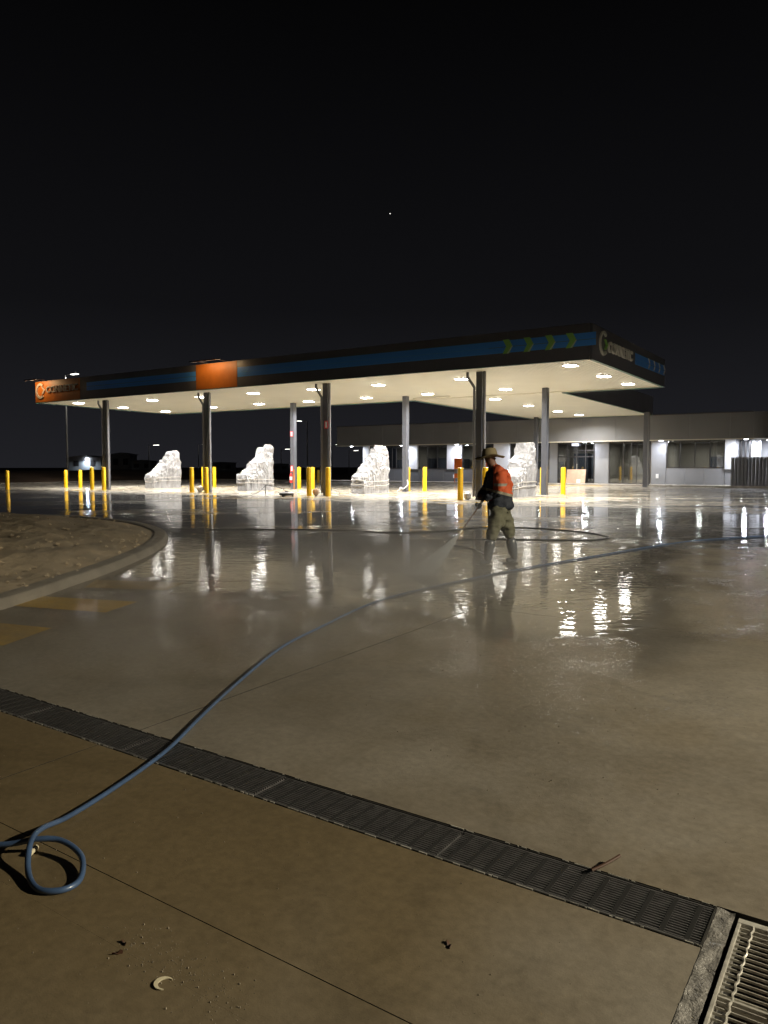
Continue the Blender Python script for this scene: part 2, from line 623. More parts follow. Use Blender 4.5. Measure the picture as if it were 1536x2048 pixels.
# rough mortar strip between drain end and pit
mo = MB()
vs, fs = [], []
nx_, ny_ = 8, 60
for j in range(ny_ + 1):
    for i in range(nx_ + 1):
        x = DRX + .002 + (PX0 - .012 - DRX - .004) * i / nx_ + (0 if j > 5 else .0)
        y = 1.70 + (DR1 - .006 - 1.70) * j / ny_
        vs.append((x, y, gz(3) - .004 + .011 * noise.noise(Vector((x * 25, y * 25, 3)))))
for j in range(ny_):
    for i in range(nx_):
        a = j * (nx_ + 1) + i
        fs.append((a, a + 1, a + nx_ + 2, a + nx_ + 1))
mo.add(vs, fs, True)
mo.build('mortar_patch', M['mortar'], pav)

# painted markings: thin sheets following the fall of the pavement
def sheet(name, poly, m, dz=.004, parent=pav, n=8):
    """quad poly a,b,c,d ; subdivided"""
    a, b, c, d = [Vector((p[0], p[1], 0)) for p in poly]
    vs, fs = [], []
    for j in range(n + 1):
        for i in range(n + 1):
            p = a.lerp(b, i / n).lerp(d.lerp(c, i / n), j / n)
            vs.append((p.x, p.y, gz(p.y) + dz))
    for j in range(n):
        for i in range(n):
            q = j * (n + 1) + i
            fs.append((q, q + 1, q + n + 2, q + n + 1))
    mb = MB()
    mb.add(vs, fs, True)
    return mb.build(name, m, parent)


sheet('painted_bar', [(-7.75, 3.10), (-6.30, 3.45), (-6.57, 4.07), (-8.0, 3.74)], M['paint'])
sheet('painted_bar', [(-8.05, 4.45), (-6.77, 4.80), (-6.98, 5.37), (-8.25, 4.98)], M['paint'])
sheet('painted_bar', [(-8.35, 5.62), (-7.30, 6.04), (-7.54, 6.55), (-8.75, 6.08)], M['paint'])
ISL = [-36.9, -28.68, -21.03, -13.40]
for ix in ISL:
    for (xa, xb, ya, yb) in ((ix - 1.35, ix + 1.35, 24.75, 24.92), (ix - 1.35, ix + 1.35, 35.0, 35.17),
                             (ix - 1.35, ix - 1.2, 24.92, 35.0), (ix + 1.2, ix + 1.35, 24.92, 35.0)):
        sheet('painted_line', [(xa, ya), (xb, ya), (xb, yb), (xa, yb)], M['paint'], n=3)
    if ix > -25:
        for q in range(3):
            yy = 22.9 - q * .75
            sheet('painted_line', [(ix - 2.6, yy), (ix + .6, yy + .55), (ix + .6, yy + .75), (ix - 2.6, yy + .2)], M['paint'], n=3)
for i in range(9):
    xx = -19.5 + i * 2.75
    sheet('parking_line', [(xx, 42.5), (xx + .1, 42.5), (xx + .1, 48.6), (xx, 48.6)], M['white_line'], n=3)
sheet('parking_line', [(-20, 48.6), (5, 48.6), (5, 48.7), (-20, 48.7)], M['white_line'], n=3)
sheet('crossing_paint', [(-19.9, 49.4), (-16.0, 49.4), (-16.2, 50.4), (-19.7, 50.4)], M['paint'], n=3)

# footpath and its kerb along the shop
fp = MB()
fp.box(-46, 12, 50.62, 53.6, -.05, .10)
tag(fp.build('footpath', M['kerb'], bevel=.02), kind='structure')
# kerbs at far left edge of the pavement
kb = MB()
kb.box(-53.5, -53.2, -6, 50.6, -.3, .12)
kb.box(-53.5, -46.02, 50.62, 50.9, -.3, .12)
tag(kb.build('kerb', M['kerb'], bevel=.02), kind='structure')
# earth bank beyond
eb = MB()
vs, fs = [], []
n1, n2 = 60, 10
for j in range(n2 + 1):
    for i in range(n1 + 1):
        t = i / n1
        if t < .6: bx, by = -54 - 0, -30 + 81 * (t / .6) * 1.0
        else: bx, by = -54 + 60 * ((t - .6) / .4), 60
        o = j / n2
        ox, oy = (-1, .3) if t < .6 else (-.2, 1)
        x, y = bx + ox * o * 45, by + oy * o * 45
        if t >= .6 and j == 0: pass
        z = -.5 + 1.45 * min(1, o * 3) * (1 - .25 * o) + .35 * noise.noise(Vector((x * .12, y * .12, 1)))
        if t >= .6: z -= .7
        vs.append((x, y, z))
for j in range(n2):
    for i in range(n1):
        a = j * (n1 + 1) + i
        fs.append((a, a + 1, a + n1 + 2, a + n1 + 1))
eb.add(vs, fs, True)
tag(eb.build('earth_bank', M['soil']), kind='structure')

# ------------------------------------------------------------------ sand filled island at left, with a cast kerb
kerb_pts = [(-6.6, 1.2), (-7.3, 2.9), (-7.95, 4.5), (-8.63, 5.69), (-9.17, 6.6), (-10.1, 7.94), (-10.99, 9.02), (-11.94, 9.95), (-13.06, 10.79),
            (-14.76, 11.6), (-16.54, 12.05), (-18.67, 12.15), (-21.5, 11.5), (-25, 10.2), (-30, 8.0)]
kp = smooth_path([(x, y, 0) for x, y in kerb_pts], 6)
prof = [(0.0, -.06), (0.0, .0), (.04, .09), (.06, .105), (.08, .11), (.27, .11), (.28, .10), (.28, -.06)]
vs, fs = [], []
inner = []
for i, p in enumerate(kp):
    t = (kp[min(i + 1, len(kp) - 1)] - kp[max(i - 1, 0)]).normalized()
    nrm = Vector((-t.y, t.x, 0))
    for (o, z) in prof:
        q = p + nrm * o
        vs.append((q.x, q.y, gz(p.y) + z))
    q = p + nrm * .27
    inner.append((q.x, q.y, gz(p.y)))
k_ = len(prof)
for i in range(len(kp) - 1):
    for j in range(k_ - 1):
        fs.append((i * k_ + j, (i + 1) * k_ + j, (i + 1) * k_ + j + 1, i * k_ + j + 1))
km = MB()
km.add(vs, fs, True)
tag(km.build('kerb', M['kerb']), kind='structure')
# sand
cx_, cy_ = -17.5, 5.0
vs, fs = [], []
rings = 90
for i, p in enumerate(inner):
    for r in range(rings + 1):
        t = (r / rings) ** .9
        x, y = p[0] * (1 - t) + cx_ * t, p[1] * (1 - t) + cy_ * t
        dist = math.hypot(x - p[0], y - p[1])
        z0 = p[2] * (1 - t) + gz(cy_) * t
        h = .075 + .20 * (1 - math.exp(-dist * .5))
        nz_ = noise.noise(Vector((x * .9, y * .9, 0))) * .07 + abs(noise.noise(Vector((x * 2.6, y * 2.6, 5)))) * .10 + noise.noise(Vector((x * 6, y * 6, 2))) * .035
        h += nz_ * min(1, dist * 1.5)
        vs.append((x, y, z0 + h))
for i in range(len(inner) - 1):
    for r in range(rings):
        a = i * (rings + 1) + r
        fs.append((a, a + 1, a + rings + 2, a + rings + 1))
sm_ = MB()
sm_.add(vs, fs, True)
tag(sm_.build('sand', M['sand']), kind='stuff', label='rough brown sand filling the kerbed island at left', cat='sand')

cl = MB()
rgc = random.Random(5)
for q in range(900):
    i_ = rgc.randrange(len(inner)); t = rgc.random() ** 1.3 * .8 + .01
    p = inner[i_]
    x, y = p[0] * (1 - t) + cx_ * t + rgc.gauss(0, .1), p[1] * (1 - t) + cy_ * t + rgc.gauss(0, .1)
    dist = math.hypot(x - p[0], y - p[1])
    z = p[2] * (1 - t) + gz(cy_) * t + .075 + .20 * (1 - math.exp(-dist * .5)) + .02
    s_ = rgc.uniform(.01, .045)
    vs = [(x + s_ * a * rgc.uniform(.7, 1.2), y + s_ * b * rgc.uniform(.7, 1.2), z + s_ * c_ * .7) for a, b, c_ in ((1, 0, 0), (0, 1, 0), (-1, 0, 0), (0, -1, 0), (0, 0, 1), (0, 0, -1))]
    cl.add(vs, [(0, 1, 4), (1, 2, 4), (2, 3, 4), (3, 0, 4), (1, 0, 5), (2, 1, 5), (3, 2, 5), (0, 3, 5)])
tag(cl.build('clods', M['sand']), kind='stuff', label='small clods and stones strewn over the sand island', cat='stones')

# ------------------------------------------------------------------ strip drain
drain = empty('strip_drain', (DRX, (DR0 + DR1) / 2, gz(3)), label='long black strip drain crossing the concrete below the hose', cat='drain')
oz = gz(3)
ch = MB()
L0 = -14.5
w2 = (DR1 - DR0) / 2 - .004
ch.box(L0, 0, -w2, w2, -.16, -.15)
ch.box(L0, 0, -w2, -w2 + .006, -.15, -.001)
ch.box(L0, 0, w2 - .006, w2, -.15, -.001)
ch.box(-.006, 0, -w2 + .006, w2 - .006, -.15, -.001)
ch.build('channel', M['gap'], drain)
eg = MB()
x = L0
while x < 0:    # worn bright arris on the channel edges
    ln = random.uniform(.01, .09)
    for sgn in (-1, 1):
        if random.random() < (.75 if sgn < 0 else .45):
            yy = sgn * (w2 + .001)
            eg.box(x, min(0, x + ln * random.uniform(.3, .9)), yy - random.uniform(.0006, .003), yy + random.uniform(.0006, .0025), -.004, .0010 + random.uniform(0, .002))
    x += ln
eg.build('worn_arris', M['galv'], drain)['kind'] = 'stuff'
gsec = empty('drain_grate', (0, 0, 0), parent=drain)
sec_l = 1.0


def grate_section():
    root = None
    fr = MB()
    fr.box(-sec_l + .003, -.003, -w2 + .010, -w2 + .016, -.03, -.003)
    fr.box(-sec_l + .003, -.003, w2 - .016, w2 - .010, -.03, -.003)
    fr.box(-sec_l + .003, -sec_l + .009, -w2 + .016, w2 - .016, -.03, -.012)
    fr.box(-.009, -.003, -w2 + .016, w2 - .016, -.03, -.012)
    return fr


wires = MB()
nw = 15
for k in range(nw):
    yy = -w2 + .024 + (2 * w2 - .048) * k / (nw - 1)
    wires.box(-sec_l + .009, -.009, yy - .0022, yy + .0022, -.022, -.004)
rods = MB()
for k in range(12):
    xx = -.05 - k * (sec_l - .1) / 11
    rods.box(xx - .008, xx + .008, -w2 + .016, w2 - .016, -.034, -.0035)
bpy.data.objects.remove(gsec)
ga = grate_section().build('grate_frame', M['dark_metal'], drain)
wa = wires.build('grate_wires', M['dark_metal'], ga)
wa['kind'] = 'stuff'
ra = rods.build('cross_rod', M['black'], ga)
for i in range(1, 14):
    f2 = ga.copy(); col.objects.link(f2); f2.parent = drain; f2.location = (-i * sec_l, 0, random.uniform(-.001, .001))
    for chd in (wa, ra):
        w_ = chd.copy(); col.objects.link(w_); w_.parent = f2

# pit grate, bottom right
pit = empty('pit_grate', (PX0, PY1, oz), label='bright galvanised steel pit grate in the bottom right corner', cat='grate')
W_, H_ = PX1 - PX0, PY1 - PY0
pf = MB()
pf.box(0, W_, -.028, 0, -.05, .003)
pf.box(0, .012, -H_, -.028, -.05, .002)
pf.box(W_ - .012, W_, -H_, -.028, -.05, .002)
pf.box(.012, W_ - .012, -H_, -H_ + .02, -.05, .002)
pf.build('grate_frame', M['galv'], pit, bevel=.002)
pb = MB()
pb.box(0, W_, -H_, 0, -.75, -.74)
pb.box(-.01, 0, -H_, 0, -.74, -.051)
pb.box(W_, W_ + .01, -H_, 0, -.74, -.051)
pb.box(0, W_, 0, .01, -.74, -.051)
pb.box(0, W_, -H_ - .01, -H_, -.74, -.051)
pb.build('pit_box', M['gap'], pit)
base = MB().box(.0125, W_ - .0125, -.0015, .0015, -.009, -.001).build('bearing_bar', M['galv'], pit)
base.location = (0, -.05, 0)
nb_ = int((H_ - .08) / .027)
for k in range(1, nb_):
    c2 = base.copy(); col.objects.link(c2); c2.location = (0, -.05 - k * .027 - (.012 if k > 14 else 0), 0)
for k in range(9):
    xx = .05 + k * .105
    tw = MB()
    pth = [(xx + .0025 * math.sin(q * 1.3), -.032 - (H_ - .06) * q / 120, .001 + .0025 * math.cos(q * 1.3)) for q in range(121)]
    tw.tube(pth, .0038, 5)
    tw.build('twisted_rod', M['galv'], pit)
mid_ = MB()
mid_.box(.012, W_ - .012, -.05 - 14.5 * .027 - .010, -.05 - 14.5 * .027 - .002, -.03, .002)
mid_.build('divider_bar', M['galv'], pit)

# ------------------------------------------------------------------ canopy
can = empty('canopy', (-25, 30, 0), label='wide petrol station canopy with blue striped charcoal fascia and cream underside', cat='canopy')
CO = Vector((-25, 30, 0))


def L_(p): return (p[0] - CO.x, p[1] - CO.y, p[2])


class CB(MB):   # builder in world coordinates, shifted to the canopy origin at build
    def build(s, name, m, parent=None, **k):
        s.v = [(x - CO.x, y - CO.y, z) for x, y, z in s.v]
        return MB.build(s, name, m, parent or can, **k)


AX0, AX1, AY0, AY1 = -41.3, -8.6, 25.07, 34.75     # main part
BX0, BX1, BY1 = -21.5, -13.25, 50.9                # rear leg
FH = 1.13                                         # fascia height


def sheets(x0, x1, y0, y1, dz=0.0):
    w = .8
    n = int(round((x1 - x0) / w))
    w = (x1 - x0) / n
    for i in range(n):
        a, b_ = x0 + i * w, x0 + (i + 1) * w
        vs, fs = [], []
        pr_ = []
        ribs = 5
        rw = w / ribs
        for r in range(ribs):
            s0 = a + r * rw
            pr_ += [(s0, 0), (s0 + rw * .74, 0), (s0 + rw * .78, .035), (s0 + rw * .97, .035)]
        pr_.append((b_, .0))
        for (x, z) in pr_:
            vs.append((x, y0, soff(x, y0) + z + dz))
            vs.append((x, y1, soff(x, y1) + z + dz))
        for q in range(len(pr_) - 1):
            fs.append((2 * q, 2 * q + 1, 2 * q + 3, 2 * q + 2))
        cb = CB()
        cb.add(vs, fs)
        cb.build('soffit_sheet', M['cream'])


sheets(AX0, AX1, AY0, AY1)
sheets(BX0, BX1, AY1 + .02, BY1)
# gutter line where the two parts meet
g_ = CB()
g_.bar((BX0, AY1 + .01, soff(BX0, AY1) - .02), (BX1, AY1 + .01, soff(BX1, AY1) - .02), .12, .05)
g_.build('joint_trim', M['cream_trim'])
# roof
rf = CB()
for (xa, xb, ya, yb) in ((AX0 + .1, AX1 - .1, AY0 + .1, AY1 - .1), (BX0 + .1, BX1 - .1, AY1 - .1, BY1 - .1)):
    pts = [(xa, ya), (xb, ya), (xb, yb), (xa, yb)]
    lo = [(x, y, soff(x, y) + .30) for x, y in pts]
    hi = [(x, y, soff(x, y) + .45) for x, y in pts]
    rf.add(lo + hi, [(0, 3, 2, 1), (4, 5, 6, 7), (0, 1, 5, 4), (1, 2, 6, 5), (2, 3, 7, 6), (3, 0, 4, 7)])
rf.build('roof_deck', M['fascia'])


def fascia(a, b, name='fascia_panel', m=None, t=.10, z0=-.06, z1=FH, seg=None):
    """vertical fascia from a to b (world xy), outward thickness t to the right of travel"""
    a, b = Vector((a[0], a[1], 0)), Vector((b[0], b[1], 0))
    d = (b - a).normalized()
    nrm = Vector((d.y, -d.x, 0))
    Ltot = (b - a).length
    seg = seg or 3.0
    n = max(1, int(round(Ltot / seg)))
    out = []
    for i in range(n):
        p, q = a + d * (Ltot * i / n + .004), a + d * (Ltot * (i + 1) / n - .004)
        vs = []
        for z in (z0, z1):
            for pt in (p, q, q + nrm * t, p + nrm * t):
                vs.append((pt.x, pt.y, soff(pt.x, pt.y) + z))
        cb = CB()
        cb.add(vs, [(0, 1, 2, 3), (4, 5, 6, 7), (0, 1, 5, 4), (1, 2, 6, 5), (2, 3, 7, 6), (3, 0, 4, 7)])
        out.append(cb.build(name, m or M['fascia']))
    return out


edges = [((AX0, AY0), (AX1, AY0)), ((AX1, AY0), (AX1, AY1)), ((AX1, AY1), (BX1, AY1)), ((BX1, AY1 + .1), (BX1, BY1)),
         ((BX1, BY1), (BX0, BY1)), ((BX0, BY1), (BX0, AY1 + .1)), ((BX0, AY1), (AX0, AY1)), ((AX0, AY1), (AX0, AY0))]
for a, b in edges:
    fascia(a, b)
    fascia(a, b, 'edge_trim', M['fascia_edge'], t=.13, z0=-.085, z1=-.064, seg=40)
    fascia(a, b, 'inner_trim', M['cream_trim'], t=-.06, z0=-.05, z1=.0, seg=40)


def band_front(x0, x1, z0, z1, m, name, proud=.006, y=AY0 - .10):
    cb = CB()
    vs = []
    for z in (z0, z1):
        for (x, yy) in ((x0, y), (x1, y), (x1, y - proud), (x0, y - proud)):
            vs.append((x, yy, soff(x, AY0) + z))
    cb.add(vs, [(0, 1, 2, 3), (4, 5, 6, 7), (0, 1, 5, 4), (1, 2, 6, 5), (2, 3, 7, 6), (3, 0, 4, 7)])
    return cb.build(name, m)


BZ0, BZ1 = .38, .82
band_front(-36.4, -27.78, BZ0, .585, M['blue'], 'blue_band')
band_front(-36.4, -27.78, .60, BZ1, M['blue'], 'blue_band')
band_front(-25.0, AX1 + .25, BZ0, .585, M['blue'], 'blue_band')
band_front(-25.0, AX1 + .25, .60, BZ1, M['blue'], 'blue_band')
band_front(-25.0, -12.3, .586, .599, M['blue2'], 'bright_line', .008)
band_front(-27.75, -25.03, -.05, FH - .01, M['orange'], 'orange_panel', .012)
band_front(-41.28, -37.0, -.05, FH - .01, M['orange'], 'orange_panel', .012)


def chevron_poly(c, w, h, t):
    x, z = c
    return [(x - w / 2, z + h / 2), (x - w / 2 + t, z + h / 2), (x + w / 2, z), (x - w / 2 + t, z - h / 2), (x - w / 2, z - h / 2), (x + w / 2 - t, z)]


for cx in (-11.55, -10.75, -9.95, -9.2):
    z = soff(cx, AY0) + .60
    cb = CB()
    cb.prism(chevron_poly((cx, z), .38, .50, .24), 'y', AY0 - .112, AY0 - .13)
    ch_ = cb.build('chevron', M['green'])
    cb = CB()
    x0, zz = cx - .07, z
    cb.prism([(x0 + .05, zz - .25), (x0 + .10, zz - .25), (x0 + .28, zz + .0), (x0 + .24, zz + .0)], 'y', AY0 - .131, AY0 - .14)
    o_ = cb.build('chevron_pale_stripe', M['letter'])  # white printed stripe of the green chevron


def text_obj(name, s, size, loc, rot, m, ext=.03, parent=can, sx_=1.0):
    c = bpy.data.curves.new(name, 'FONT')
    c.body = s
    c.size = size
    c.extrude = ext
    c.bevel_depth = .003
    c.offset = .008
    c.space_character = 1.05
    c.materials.append(m)
    o = bpy.data.objects.new(name, c)
    col.objects.link(o)
    dg = bpy.context.evaluated_depsgraph_get()
    me = bpy.data.meshes.new_from_object(o.evaluated_get(dg))
    bpy.data.objects.remove(o)
    bm = bmesh.new()
    bm.from_mesh(me)
    bm.verts.ensure_lookup_table()
    seen = set()
    for v in bm.verts:
        if v.index in seen: continue
        st, isl = [v], []
        seen.add(v.index)
        while st:
            q = st.pop(); isl.append(q.index)
            for e_ in q.link_edges:
                w = e_.other_vert(q)
                if w.index not in seen: seen.add(w.index); st.append(w)
        mp_ = {k_: i for i, k_ in enumerate(isl)}
        m2 = bpy.data.meshes.new('sign_letter')
        m2.from_pydata([tuple(bm.verts[k_].co) for k_ in isl], [], [[mp_[w.index] for w in f.verts] for f in bm.faces if f.verts[0].index in mp_])
        m2.materials.append(m)
        o = bpy.data.objects.new('sign_letter', m2)
        col.objects.link(o)
        o.parent = parent
        o.location = L_(loc)
        o.rotation_euler = rot
        o.scale = (sx_, 1, 1)
    bm.free()


def ring_logo(c, r, w, axis, a, b, m, name, gap=50, start=None):
    cb = CB()
    n = 40
    pts_o, pts_i = [], []
    for i in range(n + 1):
        an = R(gap) + (2 * math.pi - 2 * R(gap)) * i / n
        pts_o.append((c[0] + r * math.cos(an), c[1] + r * math.sin(an)))
        pts_i.append((c[0] + (r - w) * math.cos(an), c[1] + (r - w) * math.sin(an)))
    for i in range(n):
        cb.prism([pts_o[i], pts_o[i + 1], pts_i[i + 1], pts_i[i]], axis, a, b)
    return cb.build(name, m)


zl = soff(-40.5, AY0)
ring_logo((-40.72, zl + .58), .44, .13, 'y', AY0 - .112, AY0 - .17, M['letter_dark'], 'logo_ring')
cb = CB()
cb.prism(chevron_poly((-40.42, zl + .60), .34, .40, .14), 'y', AY0 - .112, AY0 - .165)
cb.build('logo_chevron', M['letter_dark'])
text_obj('sign_letters', 'CONNETIC', .50, (-40.12, AY0 - .15, zl + .45), (R(90), 0, R(0)), M['letter_dark'], sx_=1.12)
# end face (faces +x)
ze = soff(AX1, 27)
ring_logo((26.15, ze + .62), .42, .10, 'x', AX1 + .10, AX1 + .16, M['letter'], 'logo_ring')
cb = CB()
cb.prism(chevron_poly((26.42, ze + .60), .30, .34, .13), 'x', AX1 + .10, AX1 + .155)
cb.build('logo_chevron', M['green'])
text_obj('sign_letters', 'CONNETIC', .52, (AX1 + .13, 26.66, ze + .40), (R(90), 0, R(90)), M['letter'], sx_=1.08)
for z0, z1 in ((.34, .55), (.565, .78)):
    cb = CB()
    cb.box(AX1 + .10, AX1 + .108, 30.1, 34.7, ze + z0, ze + z1)
    cb.build('blue_band', M['blue'])
cb = CB()
cb.box(AX1 + .10, AX1 + .112, 30.2, 31.7, ze + .551, ze + .564)
cb.build('bright_line', M['blue2'])
for q in range(4):
    yy = 31.95 + q * .82
    for s_ in (0, 1):
        cb = CB()
        z = ze + .50 + .16 * s_
        dy = .2
        poly = [(yy, z + (.12 if s_ else -.12) - .0), (yy + .12, z + (.12 if s_ else -.12)), (yy + dy + .10, z + (-.06 if s_ else .06)), (yy + dy - .04, z + (-.06 if s_ else .06))]
        cb.prism(poly, 'x', AX1 + .115, AX1 + .13)
        cb.build('chevron_half', M['letter'])

# canopy lights
lights = [(-39.57, 26.6), (-39.87, 29.87), (-34.27, 27.6), (-39.9, 33.2), (-30.41, 27.67), (-34.71, 32.45), (-26.68, 27.72), (-30.64, 32.33),
          (-22.91, 27.87), (-27.07, 32.52), (-23.08, 32.45), (-19.19, 27.91), (-15.01, 27.95), (-19.29, 32.38), (-15.08, 32.4), (-17.55, 36.45),
          (-17.61, 40.98), (-9.77, 26.46), (-9.7, 30.03), (-9.63, 33.13), (-17.64, 45.64), (-17.46, 49.0)]
for i, (x, y) in enumerate(lights):
    z = soff(x, y)
    hb = CB()
    hb.box(x - .24, x + .24, y - .24, y + .24, z - .035, z + .02)
    h = hb.build('canopy_light', M['cream_trim'])
    lb = CB()
    lb.box(x - .215, x + .215, y - .215, y + .215, z - .045, z - .036)
    lb.build('led_lens', M['led'], h)
    lamp_area('canopy_lamp', (x - CO.x, y - CO.y, z - .06), .40, CANOPY_W, (1.0, .97, .90), can, CANOPY_SPREAD)
# invented flood strips, added to give the two orange panels their glow
def added_sign_flood(x, ln, pw):
    hb = CB()
    zt = soff(x, AY0) + FH
    hb.bar((x + ln / 3, AY0 + .05, zt + .03), (x + ln / 3, AY0 - .78, zt + .05), .025)
    hb.box(x - ln / 2, x + ln / 2, AY0 - .84, AY0 - .76, zt + .0, zt + .06)
    hb.bar((x - ln / 3, AY0 + .05, zt + .03), (x - ln / 3, AY0 - .78, zt + .05), .025)
    hb.build('added_sign_flood', M['fascia'])
    d = bpy.data.lights.new('added_sign_lamp', 'AREA')
    d.shape = 'RECTANGLE'
    d.size, d.size_y = ln, .06
    d.energy = 27 * pw
    d.color = (1, .66, .32)
    o = bpy.data.objects.new('added_sign_lamp', d)
    col.objects.link(o)
    o.parent = can
    o.location = L_((x, AY0 - .80, zt - .01))
    o.rotation_euler = Vector((0, .85, -.75)).to_track_quat('-Z', 'X').to_euler()
    o.rotation_euler = (R(48), 0, 0)


added_sign_flood(-40.6, 1.2, 1.0)
added_sign_flood(-26.4, 2.0, .9)

# columns
def column(x, y, pipes, top=None):
    z1 = soff(x, y)
    c = CB()
    w = .13
    c.box(x - w, x + w, y - w, y + w, .012, z1)
    o = c.build('column', M['column'], bevel=.012)
    c = CB()
    c.box(x - .2, x + .2, y - .2, y + .2, .0, .0118)
    c.build('base_plate', M['column'], o)
    for dx, dy in pipes:
        px, py = x + dx, y + dy
        c = CB()
        off = -.28
        pth = [(px, py, .12), (px, py, z1 - .75), (px, py, z1 - .6), (px + off, py - .04, z1 - .18), (px + off, py - .04, z1 + .01)]
        if dx > 0: pth = [(px, py, .12), (px, py, z1 + .01)]
        c.tube(pth, .055, 12)
        c.build('downpipe', M['pipe'], o)
    return o


for i, x in enumerate(ISL):
    column(x, 26.5, [(-.22, -.08), (.21, -.06)])
    if i:
        column(x + .05, 33.0, [])
column(-20.9, 50.0, [])
column(-13.05, 49.0, [(.20, -.1)])

# wall fixing at the rear column: fluorescent batten at column 818
c = CB()
zb_ = soff(-20.9, 33)
c.box(-21.1, -18.9, 33.9, 34.02, zb_ - .12, zb_ - .03)
c.build('batten', M['cream_trim'])

# column signs and extinguisher
def sign_plate(x, y, z, w, h, label):
    o = empty('fire_sign', (x, y, z), CAM_YAW * -1 * 0 , label, 'sign')
    b_ = MB().box(-w / 2, w / 2, -.006, 0, 0, h).build('sign_plate', M['red_sign'], o)
    MB().box(-w * .28, w * .28, -.009, -.0065, h * .12, h * .88).build('sign_print', M['white'], o)
    return o


sign_plate(-28.63, 32.84, 3.02, .2, .30, 'small red and white sign high on the rear column behind the second pump')
sign_plate(-28.63, 32.84, 1.02, .2, .34, 'small red and white sign just above the fire extinguisher')
sign_plate(-20.93, 26.34, 3.0, .2, .34, 'small red and white sign high on the front column of the third island')
ex = empty('fire_extinguisher', (-28.58, 32.72, .38), 0, 'red fire extinguisher hanging low on a grey canopy column', 'fire extinguisher')
MB().lathe([(.0, 0), (.085, .0), (.09, .03), (.09, .44), (.06, .52), (.025, .55)], n=18).build('cylinder', M['red'], ex)
MB().lathe([(.092, .16), (.093, .17), (.093, .34), (.092, .35)], n=18).build('paper_label', M['white'], ex)
vb = MB(); vb.lathe([(.02, .55), (.025, .6), (.015, .62)], n=10); vb.bar((0, 0, .61), (.1, 0, .66), .02); vb.build('valve', M['black'], ex)
MB().tube(smooth_path([(.02, -.02, .6), (.12, -.05, .52), (.12, -.05, .25), (.11, -.04, .1)], 5), .012, 8).build('discharge_hose', M['black'], ex)
yp = MB(); yp.tube([(0, 0, 0), (0, 0, 1.15)], .03, 10)
yo = yp.build('marker_post', M['orange']); yo.location = (-28.35, 32.70, 0.0)
tag(yo, 'thin orange post beside the fire extinguisher column', 'post')

# ------------------------------------------------------------------ bollards
bol = empty('bollard', (0, 0, 0), label='x', cat='bollard', group='yellow steel bollards round the pump islands')
MB().lathe([(.11, 0), (.11, 1.235), (.10, 1.262), (.07, 1.278), (.0, 1.285)], n=24).build('post', M['yellow'], bol)
MB().lathe([(.15, 0), (.15, .012), (.112, .013)], n=24).build('base_flange', M['yellow'], bol)
spots = []
for i, x in enumerate(ISL):
    nm = ['first (leftmost)', 'second', 'third', 'fourth'][i]
    w1 = ['first pump from the left', 'second pump from the left', 'third pump from the left', 'fourth pump, by the man'][i]
    spots += [(x - .52, 25.87, 1, f'left yellow bollard in front of the {w1}'), (x + .55, 25.87, 1, f'right yellow bollard in front of the {w1}'),
              (x - .52, 34.15, 1, f'left yellow bollard at the back of the {w1}'), (x + .52, 34.15, 1, f'right yellow bollard at the back of the {w1}')]
spots += [(-42.3, 23.7, .86, 'short yellow bollard farthest left, standing alone in the photo'),
          (-42.6, 27.6, .86, 'short yellow bollard right in front of the tall lamp post'),
          (-41.7, 28.0, .86, 'short yellow bollard between the lamp post and the first column'),
          (-38.6, 47.5, .80, 'distant dull yellow bollard beyond the third front column')]
first = True
for (x, y, s, lab) in spots:
    o = bol if first else copy_tree(bol)
    first = False
    o.location = (x, y, gz(y))
    o.scale = (1, 1, s)
    o.rotation_euler = (R(random.uniform(-.5, .5)), R(random.uniform(-.5, .5)), random.uniform(0, 6))
    o['label'] = lab

